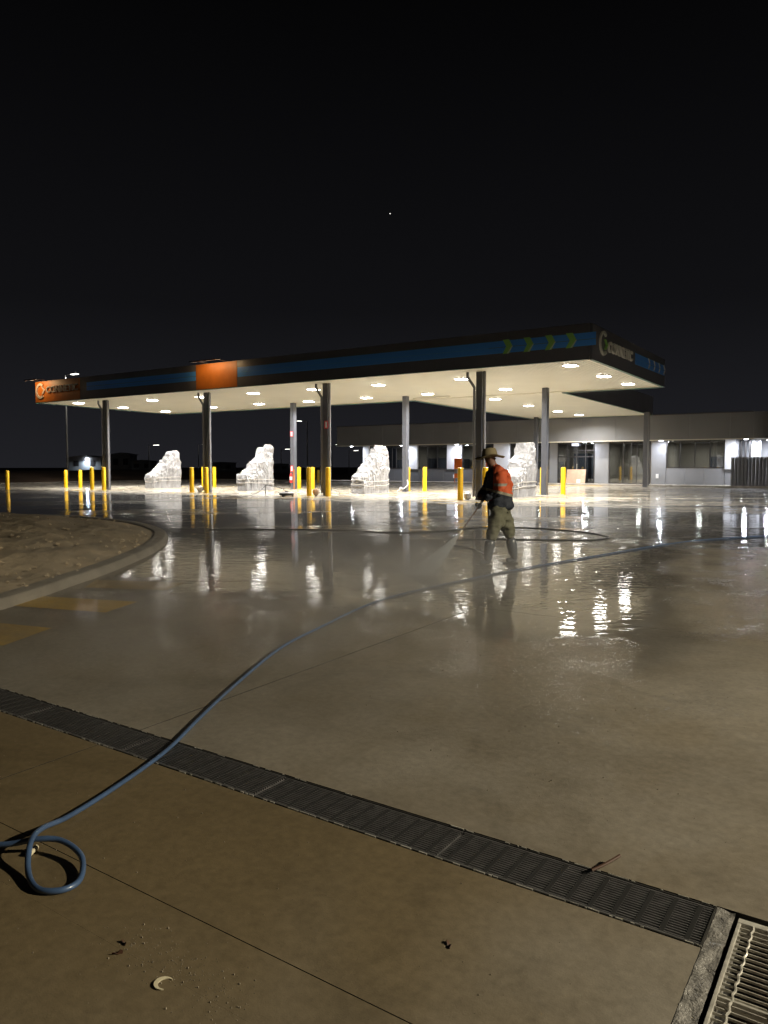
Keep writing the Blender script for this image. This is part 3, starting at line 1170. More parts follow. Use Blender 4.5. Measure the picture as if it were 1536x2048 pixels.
# ------------------------------------------------------------------ wrapped fuel dispensers
def dispenser(x, y, seed, label, hs=1.0):
    root = empty('wrapped_pump', (x, y, 0), 0, label, 'fuel pump', 'fuel pumps wrapped in white plastic')
    rng = random.Random(seed)
    # stations along local y: (y, halfwidth, height)
    prof_ = [(-1.10, .30, .55), (-1.05, .38, .78), (-.90, .41, .90), (-.62, .41, .96), (-.45, .42, 1.02), (-.30, .42, 1.22), (-.12, .42, 1.42),
             (.05, .42, 1.50), (.12, .42, 1.62), (.25, .42, 1.78), (.36, .42, 1.86), (.42, .42, 2.12), (.50, .41, 2.26), (.70, .41, 2.30), (.92, .40, 2.33), (1.03, .36, 2.20), (1.08, .30, 2.0)]
    prof_ = [(-1.10, .30, .60), (-1.06, .40, .82), (-.80, .42, .93), (-.62, .42, .98), (-.58, .42, 1.16), (-.34, .42, 1.22), (-.28, .42, 1.42), (-.08, .42, 1.50), (-.02, .42, 1.66),
             (.16, .42, 1.72), (.24, .42, 1.90), (.38, .42, 1.94), (.44, .42, 2.22), (.60, .41, 2.30), (.80, .41, 2.26), (.95, .40, 2.36), (1.03, .38, 2.30), (1.08, .32, 2.05)]
    prof_ = [(a, b * rng.uniform(.94, 1.06), c * (1 + rng.uniform(-.06, .06)) * hs) for a, b, c in prof_]
    ny, na = 52, 64
    vs, fs = [], []

    def at(t):
        for (a, b) in zip(prof_, prof_[1:]):
            if a[0] <= t <= b[0]:
                u = (t - a[0]) / (b[0] - a[0])
                return a[1] + (b[1] - a[1]) * u, a[2] + (b[2] - a[2]) * u
        return prof_[-1][1:]
    for j in range(ny + 1):
        t = -1.10 + 2.18 * j / ny
        hw, hh = at(t)
        for i in range(na + 1):
            a = math.pi * i / na
            # superellipse from ground up and over
            c_, s_ = math.cos(a), math.sin(a)
            px = hw * math.copysign(abs(c_) ** .22, c_)
            pz = hh * abs(s_) ** .30
            wid = 1 - .10 * pz / 2.3
            p = Vector((px * wid, t, pz))
            q = p * 1.0
            d = noise.noise(Vector((q.x * 2.2 + seed, q.y * 2.2, q.z * 2.2))) * .10
            d += (abs(noise.noise(Vector((q.x * 5 + q.z * 3 + seed, q.y * 5, q.z * 4 - q.y * 3)))) - .2) * .12
            vd = noise.voronoi(Vector((q.x * 2.6 + seed, q.y * 3.2, q.z * 1.9 + q.y)))[0]
            d += (.25 - (vd[1] - vd[0])) * .16
            d += noise.noise(Vector((q.x * 13 + seed, q.y * 13 + q.z * 6, q.z * 12))) * .022
            k = 1.0 if pz > .08 else pz / .08
            p += Vector((math.copysign(1, px) * .7, .5 * (1 if t > 0 else -1), .25 if pz > .3 else 0)) * d * k
            if p.z < 0.002: p.z = .002
            vs.append(tuple(p))
    for j in range(ny):
        for i in range(na):
            a = j * (na + 1) + i
            fs.append((a, a + 1, a + na + 2, a + na + 1))
    # end caps
    fs.append(tuple(range(na + 1)))
    fs.append(tuple(ny * (na + 1) + i for i in range(na + 1))[::-1])
    mb = MB()
    jr = rng
    vs = [(x_ + jr.gauss(0, .004), y_ + jr.gauss(0, .004), max(.002, z_ + jr.gauss(0, .004))) for x_, y_, z_ in vs]
    mb.add(vs, fs, False)
    wr = mb.build('plastic_wrap', M['wrap'], root)
    # taped bands round the lower part
    for zz in (.42, .62 + rng.uniform(-.05, .08)):
        tb = MB()
        pts = []
        for i in range(41):
            a = 2 * math.pi * i / 40
            cx, sy = math.cos(a), math.sin(a)
            pts.append((.475 * math.copysign(abs(cx) ** .35, cx), 1.12 * math.copysign(abs(sy) ** .35, sy), zz + .05 * math.sin(a * 2 + seed)))
        tb.tube(pts, .016, 6, cap=False)
        tb.build('tape_band', M['strap'], root)
    # loose folds hanging at the foot
    for q in range(0):
        fx = rng.choice((-.46, .46)); fy = rng.uniform(-1, 1)
        mb = MB()
        pth = smooth_path([(fx * .93, fy, rng.uniform(.7, 1.3)), (fx * 1.02, fy + rng.uniform(-.1, .1), .4), (fx * 1.08, fy + rng.uniform(-.2, .2), .03)], 5)
        mb.tube(pth, [.05 - .002 * w for w in range(len(pth))], 7)
        mb.build('loose_fold', M['wrap'], root)
    # plinth
    MB().box(-.55, .55, -1.25, 1.2, 0, .0119).build('plinth', M['kerb'], root)
    return root


dispenser(-36.95, 30.5, 1, 'wrapped pump farthest left, with a row of dark slots showing at its foot')
dispenser(-28.75, 30.0, 22, 'wrapped pump between the second front column and the fire extinguisher column', 1.02)
dispenser(-21.10, 30.0, 43, 'wrapped pump bound with two bands, in front of the left part of the shop')
dispenser(-13.45, 30.3, 64, 'largest wrapped pump, directly behind the man in the hat', 1.02)
# slots at foot of first pump
for q in range(4):
    pass

# ------------------------------------------------------------------ shop building
YW = 53.1
shop = empty('shop_building', (-24, YW, 0), label='long low grey shop with white wall panels and dark windows behind the canopy', cat='building')
SO_ = Vector((-24, YW, 0))


class SB(MB):
    def build(s, name, m, parent=None, shift=True, **k):
        s.v = [(x - SO_.x, y - SO_.y, z) for x, y, z in s.v]
        return MB.build(s, name, m, parent or shop, **k)


F0 = .10
ZH = 3.06


def wall(x0, x1, z0, z1, m, name='wall_panel', y=YW, t=.2, seg=1.2):
    n = max(1, int(round((x1 - x0) / seg)))
    w = (x1 - x0) / n
    for i in range(n):
        b = SB()
        b.box(x0 + i * w + .006, x0 + (i + 1) * w - .006, y, y + t, z0, z1)
        b.build(name, m)


def window(x0, x1, z0, z1, mull, name='window', transoms=()):
    fw = .06
    b = SB()
    b.box(x0, x1, YW - .02, YW + .06, z0, z0 + fw)
    b.box(x0, x1, YW - .02, YW + .06, z1 - fw, z1)
    ms = [x0 + fw / 2] + list(mull) + [x1 - fw / 2]
    for m_ in ms:
        b.box(m_ - fw / 2, m_ + fw / 2, YW - .021, YW + .061, z0 + fw, z1 - fw)
    fr = b.build(name, M['frame'])
    for a, c in zip(ms, ms[1:]):
        b = SB()
        b.box(a + fw / 2, c - fw / 2, YW + .015, YW + .021, z0 + fw, z1 - fw)
        b.build('pane', M['glass'], fr)
    for tz, th in transoms:
        b = SB()
        b.box(x0 + fw, x1 - fw, YW - .015, YW + .055, tz, tz + th)
        b.build('transom', M['frame'], fr)
    return fr


# walls and openings from left to right
wall(-38.05, -37.39, F0, ZH, M['white_panel'], 'white_pillar', y=YW - .15, t=.6, seg=3)
wall(-37.38, -32.4, F0, 1.09, M['wall'])
window(-37.37, -33.95, 1.095, ZH, [-36.2, -35.1, -34.68])
wall(-33.9, -32.55, 1.095, ZH, M['white_panel'], 'white_pillar', y=YW - .1, seg=3)
wall(-32.39, -25.65, F0, 1.09, M['wall'])
window(-32.5, -29.8, 1.095, ZH, [-31.64, -30.68])
wall(-29.76, -28.45, 1.095, ZH, M['white_panel'], 'white_pillar', y=YW - .1, seg=3)
window(-28.42, -25.68, 1.095, ZH, [-27.42, -26.5])
wall(-25.63, -24.3, 1.095, ZH, M['white_panel'], 'white_pillar', y=YW - .1, seg=3)
wall(-25.63, -21.13, F0, 1.09, M['wall'])
window(-24.25, -21.15, 1.095, ZH, [-23.2, -22.2])
wall(-21.11, -20.5, F0, ZH, M['wall2'])
window(-20.47, -17.72, F0, ZH, [-19.76, -19.05, -18.37], 'glazed_door', [(1.98, .08), (2.45, .05)])
wall(-17.7, -16.7, F0, ZH, M['wall2'])
window(-16.67, -13.8, F0, ZH, [-15.67, -14.73])
wall(-13.76, -12.78, F0, ZH, M['wall2'])
wall(-12.76, -9.1, F0, 1.2, M['wall2'])
window(-12.76, -9.1, 1.205, ZH, [-11.87, -10.94, -10.0])
wall(-9.08, -8.44, 1.13, ZH, M['white_panel'], 'white_pillar', y=YW - .1, seg=3)
wall(-9.08, -8.44, F0, 1.125, M['wall2'])
# door handle bar
b = SB(); b.tube([(-19.0, YW - .06, 1.0), (-19.0, YW - .06, 1.5)], .015, 8); b.build('door_handle', M['galv'])
# parapet panels, soffit, edge trim
xs = -39.75
while xs < -7.4:
    b = SB()
    b.box(xs + .006, min(xs + 2.4, -7.2) - .006, 51.46, 51.56, 3.08, 4.68)
    b.build('parapet_panel', M['parapet'])
    xs += 2.4
b = SB(); b.box(-39.77, -7.2, 51.44, 51.58, 4.681, 4.74); b.build('parapet_cap', M['frame'])
b = SB(); b.box(-39.77, -7.2, 51.43, 51.57, 3.02, 3.078); b.build('edge_trim', M['cream_trim'])
# rounded corner at the right end
n_ = 10
cxr, cyr, rr = -7.2, 53.0, 1.54
for i in range(n_):
    a0, a1 = -math.pi / 2 + math.pi / 2 * i / n_, -math.pi / 2 + math.pi / 2 * (i + 1) / n_
    p = lambda a, r: (cxr + r * math.cos(a), cyr + r * math.sin(a))
    b = SB(); b.prism([p(a0, rr), p(a1 - .004, rr), p(a1 - .004, rr - .1), p(a0, rr - .1)], 'z', 3.08, 4.70)
    b.build('curved_panel', M['parapet'])
b = SB(); b.prism([(cxr, cyr)] + [(cxr + 1.56 * math.cos(-math.pi / 2 + math.pi / 2 * i / 12), cyr + 1.56 * math.sin(-math.pi / 2 + math.pi / 2 * i / 12)) for i in range(13)], 'z', 3.03, 3.079)
b.build('curved_soffit', M['white'])
b = SB(); b.box(cxr + rr - .1, cxr + rr, 53.0, 63, 3.08, 4.68); b.build('parapet_panel', M['parapet'])
b = SB(); b.box(-39.7, -7.22, 51.58, 53.35, 3.065, 3.085); b.build('soffit', M['white'])
b = SB(); b.box(-39.6, -5.8, 51.6, 63, 3.1, 3.2); b.build('roof', M['wall'])
b = SB(); b.box(-39.7, -39.6, 51.56, 63, 3.08, 4.68); b.build('parapet_panel', M['parapet'])
# recessed entry at the right end: white wall, round column
b = SB(); b.box(-8.3, -4.5, 56.0, 56.2, F0, 3.06); b.build('recess_wall', M['white_panel'])
b = SB(); b.box(-8.44, -8.3, 53.1, 56.0, F0, 3.06); b.build('recess_wall', M['wall2'])
b = SB(); b.lathe([(.3, F0), (.3, 3.03)], (-7.35, 53.6), 24); b.build('round_column', M['white_panel'])
for q in range(3):
    b = SB(); b.box(-8.2 + q * .25, -8.1 + q * .25, 53.3, 53.4, F0, 3.06); b.build('dark_post', M['frame'])
# interior: back wall, floor, ceiling, a dark counter run
b = SB(); b.box(-37.3, -8.5, 57.2, 57.3, F0, 3.05); b.build('interior_wall', M['interior'])
b = SB(); b.box(-37.3, -8.5, 53.31, 57.2, 2.96, 3.0); b.build('interior_ceiling', M['interior'])
b = SB(); b.box(-37.3, -8.5, 53.31, 57.2, .06, F0); b.build('interior_floor', M['interior'])
for (xa, xb, h) in ((-36.5, -34.9, 1.9), (-34.2, -33.0, 2.0), (-32.3, -30.9, 2.02), (-30.6, -29.8, 1.95), (-28.3, -26.2, 1.9), (-24.0, -21.5, 1.7), (-20.3, -19.2, 2.3), (-18.9, -17.8, 2.2), (-14.2, -13.2, 2.1)):
    b = SB(); b.box(xa, xb, 56.0, 57.0, F0, h); b.build('interior_cabinet', M['interior_dark'])
b = SB(); b.box(-10.75, -9.7, 57.1, 57.19, F0, 2.0); b.build('interior_door', M['interior_dark'])
for xa in (-33.4, -25.0, -17.2, -12.9):
    b = SB(); b.box(xa, xa + .12, 53.32, 57.2, F0, 2.96); b.build('interior_wall', M['interior'])
for (x, w) in ((-35.5, 80), (-30.5, 90), (-26.5, 80), (-22.5, 70), (-18.8, 110), (-15.0, 140), (-10.9, 150)):  # lamps and housings added to brighten the rooms behind the glass
    b = SB(); b.box(x - .6, x + .6, 54.6, 54.9, 2.90, 2.955); h = b.build('added_ceiling_light', M['white'])
    lamp_area('added_ceiling_lamp', (x - SO_.x, 54.75 - SO_.y, 2.88), .3, w, (1, .96, .86), shop)
# soffit downlights
sl = [-38.73, -33.62, -28.46, -23.26, -18.15, -12.93, -7.72]
for x in sl:
    b = SB(); b.lathe([(.17, 3.03), (.17, 3.062)], (x, 52.25), 18); h = b.build('downlight', M['white'])
    b = SB(); b.lathe([(.13, 3.018), (.13, 3.029)], (x, 52.25), 18); b.build('led_lens', M['led_cool'], h)
    lamp_area('downlight_lamp', (x - SO_.x, 52.25 - SO_.y, 3.005), .22, SHOP_W * (2.0 if x > -9 else 1), (.86, .90, 1.0), shop)
b = SB(); b.lathe([(.17, 3.0), (.17, 3.028)], (-6.6, 53.7), 18); h = b.build('downlight', M['white'])
b = SB(); b.lathe([(.13, 2.985), (.13, 2.999)], (-6.6, 53.7), 18); b.build('led_lens', M['led_cool'], h)
lamp_area('downlight_lamp', (-6.6 - SO_.x, 53.7 - SO_.y, 2.97), .22, SHOP_W * 2, (.86, .90, 1.0), shop)
# exit box, sockets, camera domes
b = SB(); b.box(-19.35, -18.85, 52.9, 53.0, 2.80, 2.98); b.build('exit_light', M['exit'])
b = SB(); b.box(-13.42, -13.24, YW - .06, YW, .5, .8); b.build('power_socket', M['white'])
b = SB(); b.box(-29.2, -29.02, YW - .06, YW, .38, .66); b.build('power_socket', M['white'])
for x in (-35.4, -26.9, -12.2):
    b = SB(); b.lathe([(.06, 2.97), (.07, 3.06)], (x, 52.4), 12); b.build('camera_dome', M['white'])
# street side sign: orange board on the wall near the shop
so = empty('orange_board', (-27.6, 50.9, .1), 0, 'bright orange notice board with a pale middle strip beside the front column', 'sign')
MB().box(-.33, .33, 0, .03, 1.02, 1.82).build('board', M['orange_sign'], so)
MB().box(-.33, .33, 0, .03, .0, .02).build('foot', M['orange_sign'], so)
MB().box(-.30, .30, .005, .025, .68, 1.015).build('pale_strip', M['wall2'], so)
MB().box(-.33, .33, 0, .03, .33, .675).build('board', M['orange_sign'], so)
for sx2 in (-.32, .29):
    MB().box(sx2, sx2 + .03, .031, .05, .02, 1.8).build('stand_leg', M['orange_sign'], so)
# plywood sheet leaning at the doors
ply = empty('plywood_sheet', (-19.0, 52.75, .1), 0, 'pale plywood sheet leaning against the shop doors with a paper taped on', 'board')
pm = MB(); pm.add([(-.7, 0, 0), (.72, 0, 0), (.72, .02, 0), (-.7, .02, 0), (-.7, .22, 1.0), (.72, .22, 1.0), (.72, .24, 1.0), (-.7, .24, 1.0)],
                  [(0, 1, 5, 4), (3, 7, 6, 2), (4, 5, 6, 7), (0, 3, 2, 1), (0, 4, 7, 3), (1, 2, 6, 5)])
pm.build('sheet', M['ply'], ply)
pm = MB(); pm.add([(.1, -.004, .02), (.36, -.004, .02), (.36, .056, .28), (.1, .056, .28)], [(0, 1, 2, 3)])
pm.build('paper', M['white'], ply)

# ribbed fence right of the shop
fen = empty('ribbed_fence', (-8.4, 51.2, 0), label='tall grey ribbed metal fence at the right edge beside the shop', cat='fence')
x = 0.0
i = 0
while x < 9.5:
    MB().prism([(x + .004, 0), (x + .06, 0), (x + .075, -.03), (x + .13, -.03), (x + .145, 0), (x + .196, 0), (x + .196, .012), (x + .004, .012)], 'z', .06, 1.84).build('fence_slat', M['wall'], fen)
    x += .2
MB().box(0, 9.6, -.035, .05, 1.845, 1.90).build('top_rail', M['wall2'], fen)
MB().box(0, 9.6, .015, .05, .0, .055).build('bottom_rail', M['wall2'], fen)
for q in range(5):
    MB().box(q * 2.4, q * 2.4 + .07, .055, .12, 0, 1.84).build('fence_post', M['wall2'], fen)

# ------------------------------------------------------------------ street lamps
def street_lamp(x, y, h, label, arm=(1.0, .3), watts=0, r=.07, headsz=.5, z0=0.0, lens='far_led', group='lamp posts beyond the pavement', color=(1, .95, .85)):
    o = empty('street_lamp', (x, y, z0), 0, label, 'street lamp', group)
    MB().tube([(0, 0, 0), (0, 0, h * .5), (0, 0, h)], [r, r * .8, r * .6], 10).build('pole', M['pole'], o)
    a = Vector((arm[0], arm[1], 0)).normalized()
    e1 = a * (.3 + headsz * .4)
    MB().bar((0, 0, h - .05), (e1.x, e1.y, h + .02), .05).build('arm', M['pole'], o)
    c = e1 + a * headsz * .4
    hd = MB(); hd.bar((e1.x, e1.y, h + .05), (e1.x + a.x * headsz, e1.y + a.y * headsz, h + .08), headsz * .5, .09)
    h1 = hd.build('lamp_head', M['pole'], o)
    ln = MB(); ln.bar((e1.x + a.x * .06, e1.y + a.y * .06, h - .005), (e1.x + a.x * (headsz - .06), e1.y + a.y * (headsz - .06), h + .02), headsz * .42, .03)
    ln.build('lens', M[lens], h1)
    if watts:
        lamp_area('street_lamp_light', (c.x, c.y, h - .04), headsz * .6, watts, color, o, 175)
    return o


g0 = 'lamp posts in the distance'
street_lamp(-54.5, 35.5, 8.55, 'tall lamp post rising behind the left end of the canopy', (.83, .2), 260, .09, .7, group=None)
street_lamp(-90.1, 71.8, 4.4, 'distant lamp post left of the first wrapped pump', (.83, .5), 0, .10, .9, group=g0, z0=0)
street_lamp(-91.8, 82.8, 4.8, 'distant lamp post just left of the second front column', (.83, .5), 0, .10, .9, group=g0, z0=0)
street_lamp(-94.3, 105.2, 4.5, 'distant lamp post between the second pump and the extinguisher column', (.83, .5), 0, .10, 1.0, group=g0)
street_lamp(-51.6, 61.7, 6.1, 'distant lamp post with its head against the extinguisher column', (-.83, -.5), 0, .09, .6, group=g0)
street_lamp(-59.9, 80.2, 3.4, 'distant low lamp seen under the left corner of the shop roof', (.83, .5), 0, .07, .7, group=g0)
street_lamp(-43.7, 54.9, 8.4, 'slim unlit pole standing between the extinguisher column and the third front column', (.83, .5), 0, .06, .3, lens='pole', group=g0)
# the lamp that lights the foreground, off the right of the picture
street_lamp(13.0, 8.5, 7.5, 'tall lamp post standing off the right side of the washed pavement', (-.95, -.2), STREET_W, .09, .7, z0=gz(8.5), group=None, color=(1.0, .89, .66))
# far small lamps (heads only seen)
for i, (u, v, z, lab) in enumerate([(-100, 128, 6.0, 'tiny distant lamp right of the second pump'), (-93, 140, 8.2, 'tiny distant lamp left of the extinguisher column'),
                                    (-77, 133, 5.9, 'tiny distant lamp left of the third front column'), (-72, 136, 7.0, 'tiny distant lamp right of the third front column')]):
    street_lamp(u, v, z, lab, (.83, .5), 0, .06, .8, group=g0)

# far sheds
def shed(x, y, w, d, h, label, m='far_wall', rz=0.0, z0=0.0, lamp=None, roof=.5):
    o = empty('far_shed', (x, y, z0), rz, label, 'shed', 'low sheds beyond the site')
    MB().box(-w / 2, w / 2, -d / 2, d / 2, 0, h).build('wall', M[m], o)
    MB().prism([(-w / 2 - .3, h + .002), (w / 2 + .3, h + .002), (w / 2 + .3, h + .12), (0, h + roof), (-w / 2 - .3, h + .12)], 'y', -d / 2 - .2, d / 2 + .2).build('roof', M['far_wall'], o)
    n_w = max(2, int(w / 4))
    for q in range(n_w):
        xx = -w / 2 + (q + .5) * w / n_w
        MB().box(xx - .5, xx + .5, -d / 2 - .03, -d / 2 - .002, h * .45, h * .8).build('window', M['frame'], o)
    if lamp:
        MB().box(lamp[0] - .25, lamp[0] + .25, -d / 2 - .3, -d / 2 - .002, h - .3, h - .15).build('wall_lamp', M['led_cool'], o)
        lamp_area('shed_lamp', (lamp[0], -d / 2 - .5, h - .35), .5, lamp[1], (.72, .85, 1), o, rot=(R(-25), 0, 0))
    return o


shed(-132.8, 91.3, 6.5, 5, 3.0, 'distant shed at far left with a cold white light on its wall', rz=.6, lamp=(.6, 300))
shed(-129.5, 97.0, 4.0, 4, 3.6, 'distant small shed tucked behind the lit one at far left', rz=.6)
shed(-123.7, 97.4, 4.0, 4, 2.3, 'small distant shed left of the first pump', rz=.65, roof=.3)
shed(-118, 113, 5.6, 4, 2.0, 'long low pale distant shed right of the second front column', rz=.75, roof=.25)
shed(-107.8, 120, 3.4, 4, 1.7, 'low distant shed right of the second pump', rz=.7, roof=.25)

# ------------------------------------------------------------------ sky star
st = MB()
st.lathe([(0.0, -.28), (.2, -.2), (.28, 0), (.2, .2), (0, .28)], n=8)
so_ = st.build('star', M['star'])
so_.location = (-277, 416.3, 165.8)
so_['kind'] = 'structure'

# ------------------------------------------------------------------ hoses
def on_ground(pts, r, z=0.0):
    return [(x, y, gz(y) + r + z) for x, y in pts]


hose_pts = [(-3.75, 1.02, .012), (-3.25, 1.33, .02), (-2.90, 1.55, .03), (-2.79, 1.63, .05), (-2.70, 1.69, .045), (-2.57, 1.69, .02), (-2.46, 1.61, .0), (-2.45, 1.53, 0), (-2.53, 1.485, 0), (-2.66, 1.525, .01),
            (-2.765, 1.60, .06), (-2.85, 1.70, .05), (-2.93, 1.86, .01), (-3.01, 2.10, 0), (-3.12, 2.42, .0), (-3.24, 2.70, 0), (-3.46, 3.1, 0), (-3.77, 3.71, 0), (-4.19, 4.64, 0), (-4.40, 5.42, 0),
            (-4.69, 6.84, 0), (-4.59, 8.28, 0), (-4.31, 9.97, 0), (-3.86, 11.93, 0), (-3.49, 13.5, 0), (-2.9, 15.2, 0), (-1.6, 17.2, 0)]
hp = [(x, y, gz(y) + .0135 + z) for x, y, z in hose_pts]
hb = MB(); hb.tube(smooth_path(hp, 10), .0115, 10)
h_ = hb.build('hose', M['hose'])
tag(h_, 'blue pressure hose curling at bottom left and running up across the wet pavement', 'hose')
cp = MB(); cp.tube([(-2.79, 1.605, gz(2) + .012), (-2.82, 1.655, gz(2) + .012)], .011, 8)
cpl = cp.build('plastic_fitting', M['shell'])
tag(cpl, 'small pale plastic fitting lying under the blue hose loop', 'fitting')

hl = [(-12.9, 11.9), (-12.63, 12.0), (-11.41, 12.8), (-9.9, 13.3), (-8.7, 13.4), (-8.14, 14.1), (-7.8, 15.2), (-6.96, 15.8), (-6.25, 15.79), (-5.3, 15.45), (-4.6, 14.75), (-4.72, 14.1),
      (-5.41, 13.7), (-6.3, 13.3), (-6.9, 12.9), (-7.0, 12.4), (-6.6, 12.0), (-5.95, 11.6), (-5.45, 11.0), (-5.2, 10.5), (-5.02, 10.2)]
hb = MB(); hb.tube(smooth_path(on_ground(hl, .010) + [(-4.975, 10.13, gz(10) + .35), (-4.965, 10.11, gz(10) + .75), (-4.94, 10.02, gz(10) + 1.0), (-4.93, 9.98, gz(10) + 1.06)], 8), .0105, 8)
tag(hb.build('hose', M['hose_dark']), 'dark hose snaking in a loop over the wet ground behind the man', 'hose')

# floor scrubber / surface cleaner lying in front of second island
sc_ = empty('surface_cleaner', (-21.9, 24.75, gz(24.75)), .6, 'small black surface cleaner with a bent handle standing left of the third front bollards', 'cleaner')
MB().lathe([(0, .06), (.30, .06), (.33, .10), (.33, .15), (.28, .19), (.08, .21), (.06, .26), (0, .27)], n=24).build('deck', M['black'], sc_)
MB().tube(smooth_path([(0, 0, .25), (-.35, 0, .42), (-.8, 0, .50), (-.95, 0, .52)], 5), .018, 8).build('handle', M['dark_metal'], sc_)
MB().bar((-.95, -.18, .52), (-.95, .18, .52), .03).build('handle_grip', M['black'], sc_)
MB().bar((-.9, 0, .5), (-.92, 0, .06), .03).build('stand_leg', M['dark_metal'], sc_)
for a in (0, 2.1, 4.2):
    MB().lathe([(.04, .0), (.045, .03), (.04, .06)], (.27 * math.cos(a), .27 * math.sin(a)), 10).build('castor', M['black'], sc_)
MB().tube(smooth_path([(-.9, 0, .5), (-1.2, -.3, .2), (-1.8, -.6, .02), (-2.8, -.2, .02), (-2.4, .2, .02), (-1.9, -.2, .02), (-2.2, -.7, .02), (-3.2, -.9, .02)], 7), .013, 6).build('supply_hose', M['hose_dark'], sc_)

# odds at column feet
for (x, y, lab, m_) in ((-29.0, 26.25, 'small grey rag bundle at the foot of the second front column', 'strap'), (-21.42, 26.2, 'small brown bag at the foot of the third front column', 'ply'),
                        (-13.75, 26.15, 'pale crumpled bag at the foot of the fourth front column', 'wrap')):
    mb = MB()
    vs, fs = [], []
    for j in range(9):
        for i in range(14):
            th, ph = math.pi * j / 8, 2 * math.pi * i / 14
            r = .15 * (1 + .35 * noise.noise(Vector((math.cos(ph) * 2 + x, math.sin(ph) * 2, j * .7))))
            vs.append((r * math.sin(th) * math.cos(ph), r * math.sin(th) * math.sin(ph), .17 - .17 * math.cos(th) * 1.0))
    for j in range(8):
        for i in range(14):
            fs.append((j * 14 + i, j * 14 + (i + 1) % 14, (j + 1) * 14 + (i + 1) % 14, (j + 1) * 14 + i))
    mb.add(vs, fs, True)
    o = mb.build('bag', M[m_]); o.location = (x, y, 0)
    tag(o, lab, 'bag')
cd = MB(); cd.tube(smooth_path([(-.35, -.2, .03), (-.22, -.2, .10), (-.18, -.19, .22), (.0, -.2, .16), (.2, -.2, .28), (.28, -.18, .42), (.24, -.18, .62)], 6), .028, 8)
o = cd.build('conduit', M['white']); o.location = (-21.0, 33.0, 0)
tag(o, 'bent white conduit sprouting at the foot of the middle rear column', 'conduit')

# ------------------------------------------------------------------ small litter in the foreground
def leaf(x, y, s, rz, name, m_, lab, cat):
    mb = MB()
    n = 8
    vs, fs = [(0, 0, .002)], []
    for i in range(12):
        a = 2 * math.pi * i / 12
        rr = s * (.6 + .4 * abs(math.cos(a))) * (1 + .25 * noise.noise(Vector((a * 2, x, 0))))
        vs.append((rr * math.cos(a), rr * .45 * math.sin(a), .004 + .006 * math.sin(a * 2)))
    for i in range(12): fs.append((0, 1 + i, 1 + (i + 1) % 12))
    mb.add(vs, fs)
    o = mb.build(name, m_); o.location = (x, y, gz(y)); o.rotation_euler = (0, 0, rz)
    sol = o.modifiers.new('solid', 'SOLIDIFY'); sol.thickness = .0015
    tag(o, lab, cat)


leaf(-1.995, 1.43, .018, .8, 'leaf', M['leaf'], 'dark dead leaf near the pale plastic crescent', 'leaf')
leaf(-1.14, 2.06, .02, 2.2, 'leaf', M['leaf'], 'dark dead leaf alone below the middle of the drain', 'leaf')
leaf(-2.02, 1.475, .016, 2.7, 'leaf', M['leaf'], 'thin dark sliver above the dead leaf at bottom left', 'leaf')
tw = MB(); tw.tube(smooth_path([(-.90, 2.745, oz + .012), (-.865, 2.80, oz + .022), (-.83, 2.87, oz + .035)], 4), .006, 7)
tag(tw.build('stick', M['leaf']), 'short brown stick poking out of the drain near its right end', 'stick')
cr_ = MB()
n = 16
po, pi_ = [], []
for i in range(n + 1):
    a = R(35) + R(250) * i / n
    po.append((.029 * math.cos(a), .029 * math.sin(a)))
    w_ = .012 * math.sin(math.pi * i / n) + .002
    pi_.append(((.029 - w_) * math.cos(a), (.029 - w_) * math.sin(a)))
for i in range(n):
    cr_.prism([po[i], po[i + 1], pi_[i + 1], pi_[i]], 'z', 0, .003)
o = cr_.build('crescent_scrap', M['shell']); o.location = (-1.76, 1.42, gz(1.4) + .001); o.rotation_euler = (0, R(4), R(35))
tag(o, 'pale cream crescent of plastic lying on the concrete at bottom left', 'scrap')
# grit
gr = MB()
rg = random.Random(3)
for i in range(2400):
    if i < 420:
        t = rg.random()
        x, y = -2.05 + t * .55 + rg.gauss(0, .05), 1.50 - .02 * t + rg.gauss(0, .05)
    else:
        x, y = rg.uniform(-6, .6), rg.uniform(.7, 6)
        if DR0 - .02 < y < DR1 + .02 or (x > PX0 - .05 and y < PY1 + .02): continue
    s = rg.uniform(.0007, .0024) if rg.random() < .93 else rg.uniform(.003, .005)
    z = gz(y)
    gr.add([(x - s, y - s, z), (x + s, y - s * .6, z), (x, y + s, z), (x + s * .2, y, z + s * 1.2)], [(0, 1, 3), (1, 2, 3), (2, 0, 3)])
M['grit'] = mat('pale_grit', (.30, .26, .20), .4, var=.3)
g_ = gr.build('grit', M['grit'])
tag(g_, 'fine sandy grit scattered over the concrete in the foreground', 'grit', kind='stuff')

# ------------------------------------------------------------------ the man
def skinned(name, joints, bones, m, parent, sub=2):
    """joints: {key:(x,y,z,r)} ; bones: pairs"""
    keys = list(joints)
    me = bpy.data.meshes.new(name)
    me.from_pydata([joints[k][:3] for k in keys], [(keys.index(a), keys.index(b)) for a, b in bones], [])
    o = bpy.data.objects.new(name, me)
    col.objects.link(o)
    md = o.modifiers.new('skin', 'SKIN')
    md.use_smooth_shade = True
    for i, k in enumerate(keys):
        r = joints[k][3]
        me.skin_vertices[0].data[i].radius = r if isinstance(r, tuple) else (r, r)
    me.skin_vertices[0].data[0].use_root = True
    sd = o.modifiers.new('sub', 'SUBSURF')
    sd.levels = sub
    sd.render_levels = sub
    me.materials.append(m)
    dg = bpy.context.evaluated_depsgraph_get()
    me2 = bpy.data.meshes.new_from_object(o.evaluated_get(dg))
    bpy.data.objects.remove(o)
    me2.name = name
    o = bpy.data.objects.new(name, me2)
    col.objects.link(o)
    o.parent = parent
    for p in me2.polygons: p.use_smooth = True
    return o


